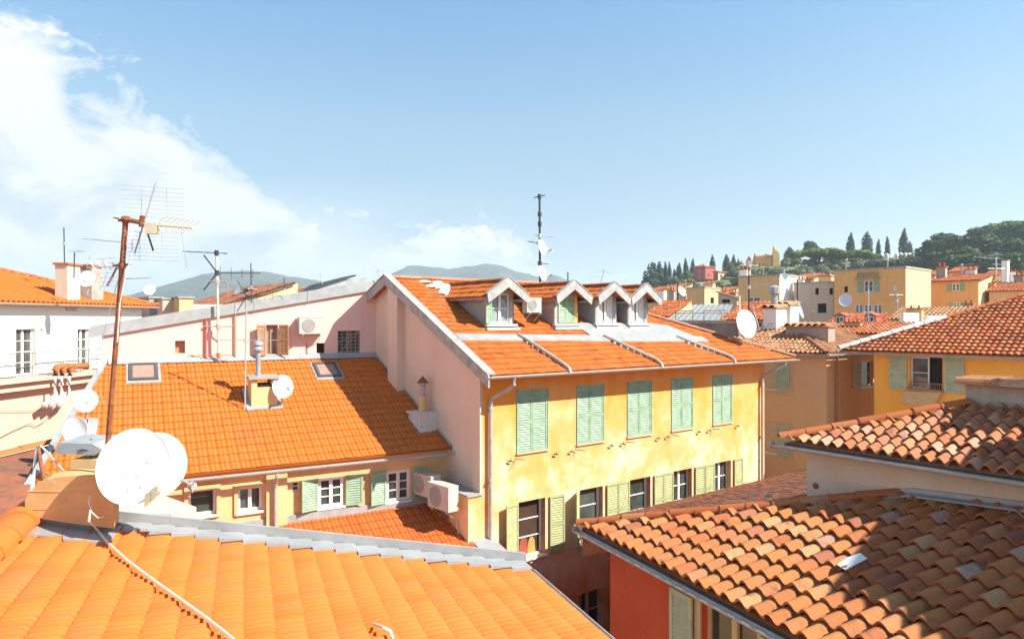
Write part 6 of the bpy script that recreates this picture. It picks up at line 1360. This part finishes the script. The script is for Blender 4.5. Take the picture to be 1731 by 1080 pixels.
# red villa
def far_block(name, label, cat, pl, pm, pr, yt, yb, Y, mat, mats, wins, roofmat=None, hip=.0):
    t, f, a0, D, zt = block(name, label, cat, pl, pm, pr, yt, Y, mat, mats, wins=wins, base=(CY - yb) / F * Y - 6)
    if roofmat: MB().prism([f.p(a0 - .4, .4, zt), f.p(.4, .4, zt), f.p(.4, -D - .4, zt), f.p(a0 - .4, -D - .4, zt)], (0, 0, .35)).prism([f.p(a0, 0, zt + .35), f.p(0, 0, zt + .35), f.p(a0 / 2, -D * .5, zt + .35 + hip)], (0, 0, .02)).build('roof', roofmat, t)
    return t, f, a0, D, zt
wv = []
for x in (1181, 1189.5): 
    for y in (457, 466, 476): wv.append(('plain', x, x + 3, y, y + 6))
far_block('red_villa', 'tall dark red villa with rows of pale windows on the hill', 'villa', 1173, 1191, 1208, 451, 484, 265, M_SRED, M_SRED, wv + [('plainS', 1196, 1200, 462, 470), ('plainS', 1196, 1200, 476, 483)], M_RIDGE, 1.2)
far_block('red_villa_wing', 'lower pink fronted wing at the right of the red villa', 'villa', 1206, 1214, 1227, 460, 486, 262, M_SRED, M_SPL, [('plainS', 1217, 1221, 464, 470), ('plainS', 1217, 1221, 475, 481)], M_RIDGE, .5)
# church
chn = thing('church', P(1295, 455, 305), 'orange hilltop church with a slim domed bell tower', 'church')
f = Fr((P(1263, 440, 312).x, 300, 0), (1, -.2, 0)); z = lambda y: (CY - y) / F * 303
a = lambda x: f.hit(x, 440)[0]
MB().box(f, a(1278), a(1305), -9, 0, z(466), z(436)).build('nave', M_SO, chn)
MB().prism([f.p(a(1277), .5, z(436)), f.p(a(1306), .5, z(436)), f.p(a(1306), -4.5, z(432)), f.p(a(1277), -4.5, z(432))], (0, 0, .2)).prism([f.p(a(1262), 1, z(441)), f.p(a(1270), 1, z(441)), f.p(a(1266), 1, z(434))], -f.y * 3).build('roof', M_RIDGE, chn)
MB().box(f, a(1262), a(1270), -3, 1, z(470), z(441)).build('porch', M_SPL, chn)
MB().box(f, a(1306), a(1317), -4, 1, z(466), z(432)).prism([f.p(a(1306), 1, z(432)), f.p(a(1317), 1, z(432)), f.p(a(1313.5), 1, z(426)), f.p(a(1309), 1, z(426))], -f.y * 4).build('tower_base', plain('church yellow', (.74, .46, .12), .9, 0, .1, .4), chn)
MB().box(f, a(1307.5), a(1311.5), -2, 0, z(432), z(423)).lathe(f.p(a(1309.5), -1, z(423)), (0, 0, 1), [(.75, 0), (.7, .6), (.45, 1.1), (.1, 1.4), (.05, 2.6)], 10).build('belfry', M_SO, chn)
MB().box(f, a(1308.6), a(1310.6), .002, .05, z(430), z(426)).build('bell_opening', M_BLACK, chn)
for k in range(3): MB().box(f, a(1283 + 7 * k), a(1285 + 7 * k), .002, .05, z(455), z(447)).build('window', M_GLASS, chn)
# cemetery
def tomb_proto(kind):
    t = thing('tomb', (0, 0, 0), '', 'tomb'); f = Fr((0, 0, 0), gA)
    if kind == 0: MB().box(f, -.8, .8, -1, 1, -1, 1.5).prism([f.p(-.95, 1.05, 1.5), f.p(.95, 1.05, 1.5), f.p(0, 1.05, 2.2)], -f.y * 2.1).build('chapel', M_WHITE, t); MB().box(f, -.3, .3, 1.002, 1.03, -.5, 1.0).build('door', M_DARK, t)
    else: MB().box(f, -.4, .4, -.8, .8, -1, .35).build('slab', M_CEM, t); MB().box(f, -.08, .08, -.75, -.6, .35, 1.7).box(f, -.4, .4, -.74, -.61, 1.0, 1.2).build('cross', M_WHITE, t)
    return t
tp_ = [tomb_proto(0), tomb_proto(1)]; random.seed(5); cnt = [0, 0]
for i in range(120):
    px = random.uniform(1468, 1545) if i < 95 else random.uniform(1345, 1470); Y = random.uniform(282, 322) if i < 95 else random.uniform(235, 300); X = (px - CX) / F * Y; k = 0 if random.random() < .5 else 1; src = tp_[k]
    if cnt[k]:
        r = src.copy(); COL.objects.link(r)
        for c_ in list(src.children): d = c_.copy(); COL.objects.link(d); d.parent = r
    else: r = src
    cnt[k] += 1; s = random.uniform(.45, .85); r.location = (X, Y, hz(X, Y) + .7); r.scale = (s, s, s)
    r['label'] = ('white chapel tomb in the hilltop cemetery' if k == 0 else 'grey tomb slab with white cross in the hilltop cemetery'); r['group'] = 'tombs of the hilltop cemetery'
# scattered houses on the far hills
random.seed(11)
hp = thing('far_house', (0, 0, 0), '', 'house'); MB().box(Fr((0, 0, 0), gA), -7, 7, -10, 0, -4, 6).build('wall', M_SW, hp); MB().prism([Fr((0, 0, 0), gA).p(*q) for q in ((-7.5, .5, 6), (7.5, .5, 6), (7.5, -5, 9), (-7.5, -5, 9))], (0, 0, .6)).build('roof', M_RIDGE, hp)
HT = [(425, 468), (455, 466), (490, 469), (530, 474), (580, 484), (640, 488)]
for i in range(34):
    if i < 24: px = random.uniform(400, 640); Y = 1780 + random.uniform(-10, 60); yy = interp(px, [(400, 477)] + HT) + random.uniform(-1.5, 10)
    else: px = random.uniform(700, 930); Y = 2100; yy = interp(px, [(700, 466), (822, 456), (930, 476)]) + random.uniform(4, 16)
    r = hp if i == 0 else hp.copy()
    if i:
        COL.objects.link(r)
        for c_ in list(hp.children): d = c_.copy(); COL.objects.link(d); d.parent = r
    r.location = P(px, yy + 2, Y - 60); s = random.uniform(.35, .85); r.scale = (s * random.uniform(.8, 1.8), s, s)
    r['label'] = 'tiny white house on the wooded far hill at left' if i < 24 else 'tiny white house on the wooded far hill behind the ridge'; r['group'] = 'houses on the left far hill' if i < 24 else 'houses on the middle far hill'
#@@PART4

# ================================================================ unseen neighbour beyond the right edge, outline shaped to shade the canal tiles
nb = thing('neighbour_house', (11, 6, GZ), 'unseen beige gabled house outside the right edge, shaped for its shadow', 'house')
NF = Fr((9.5, 0, 0), (0, 1, 0), (-1, 0, 0))
pt_ = [(1.0, .70), (4.85, 1.93), (5.34, 2.05), (5.58, 2.26), (5.85, 2.33), (6.69, 1.98), (7.75, 1.52)]
MB().prism([NF.p(1.0, 0, GZ)] + [NF.p(a, 0, z - .08) for a, z in pt_] + [NF.p(7.75, 0, GZ)], V((5, 0, 0))).build('wall', M_SB, nb)
m = MB()
for (a, z), (b, z2) in zip(pt_[:-1], pt_[1:]): m.prism([NF.p(a, .02, z - .079), NF.p(b, .02, z2 - .079), NF.p(b, .02, z2), NF.p(a, .02, z)], V((5.1, 0, 0)))
m.build('roof', M_TB, nb)
MB().box(NF, 8.15, 9.0, -1.0, 0, GZ, 1.50).box(NF, 9.0, 9.35, -1.0, 0, GZ, .80).build('annex', M_SB, nb)  # unseen annex, heights set for the shadow edge on the upper roof
for k, (a, h) in enumerate(((8.38, .42), (8.80, .28))): MB().lathe(NF.p(a, -.4, 1.5), (0, 0, 1), [(.13, 0), (.11, h * .8), (.15, h * .9), (.14, h)], 8).build('chimney_pot', M_RIDGE, nb)
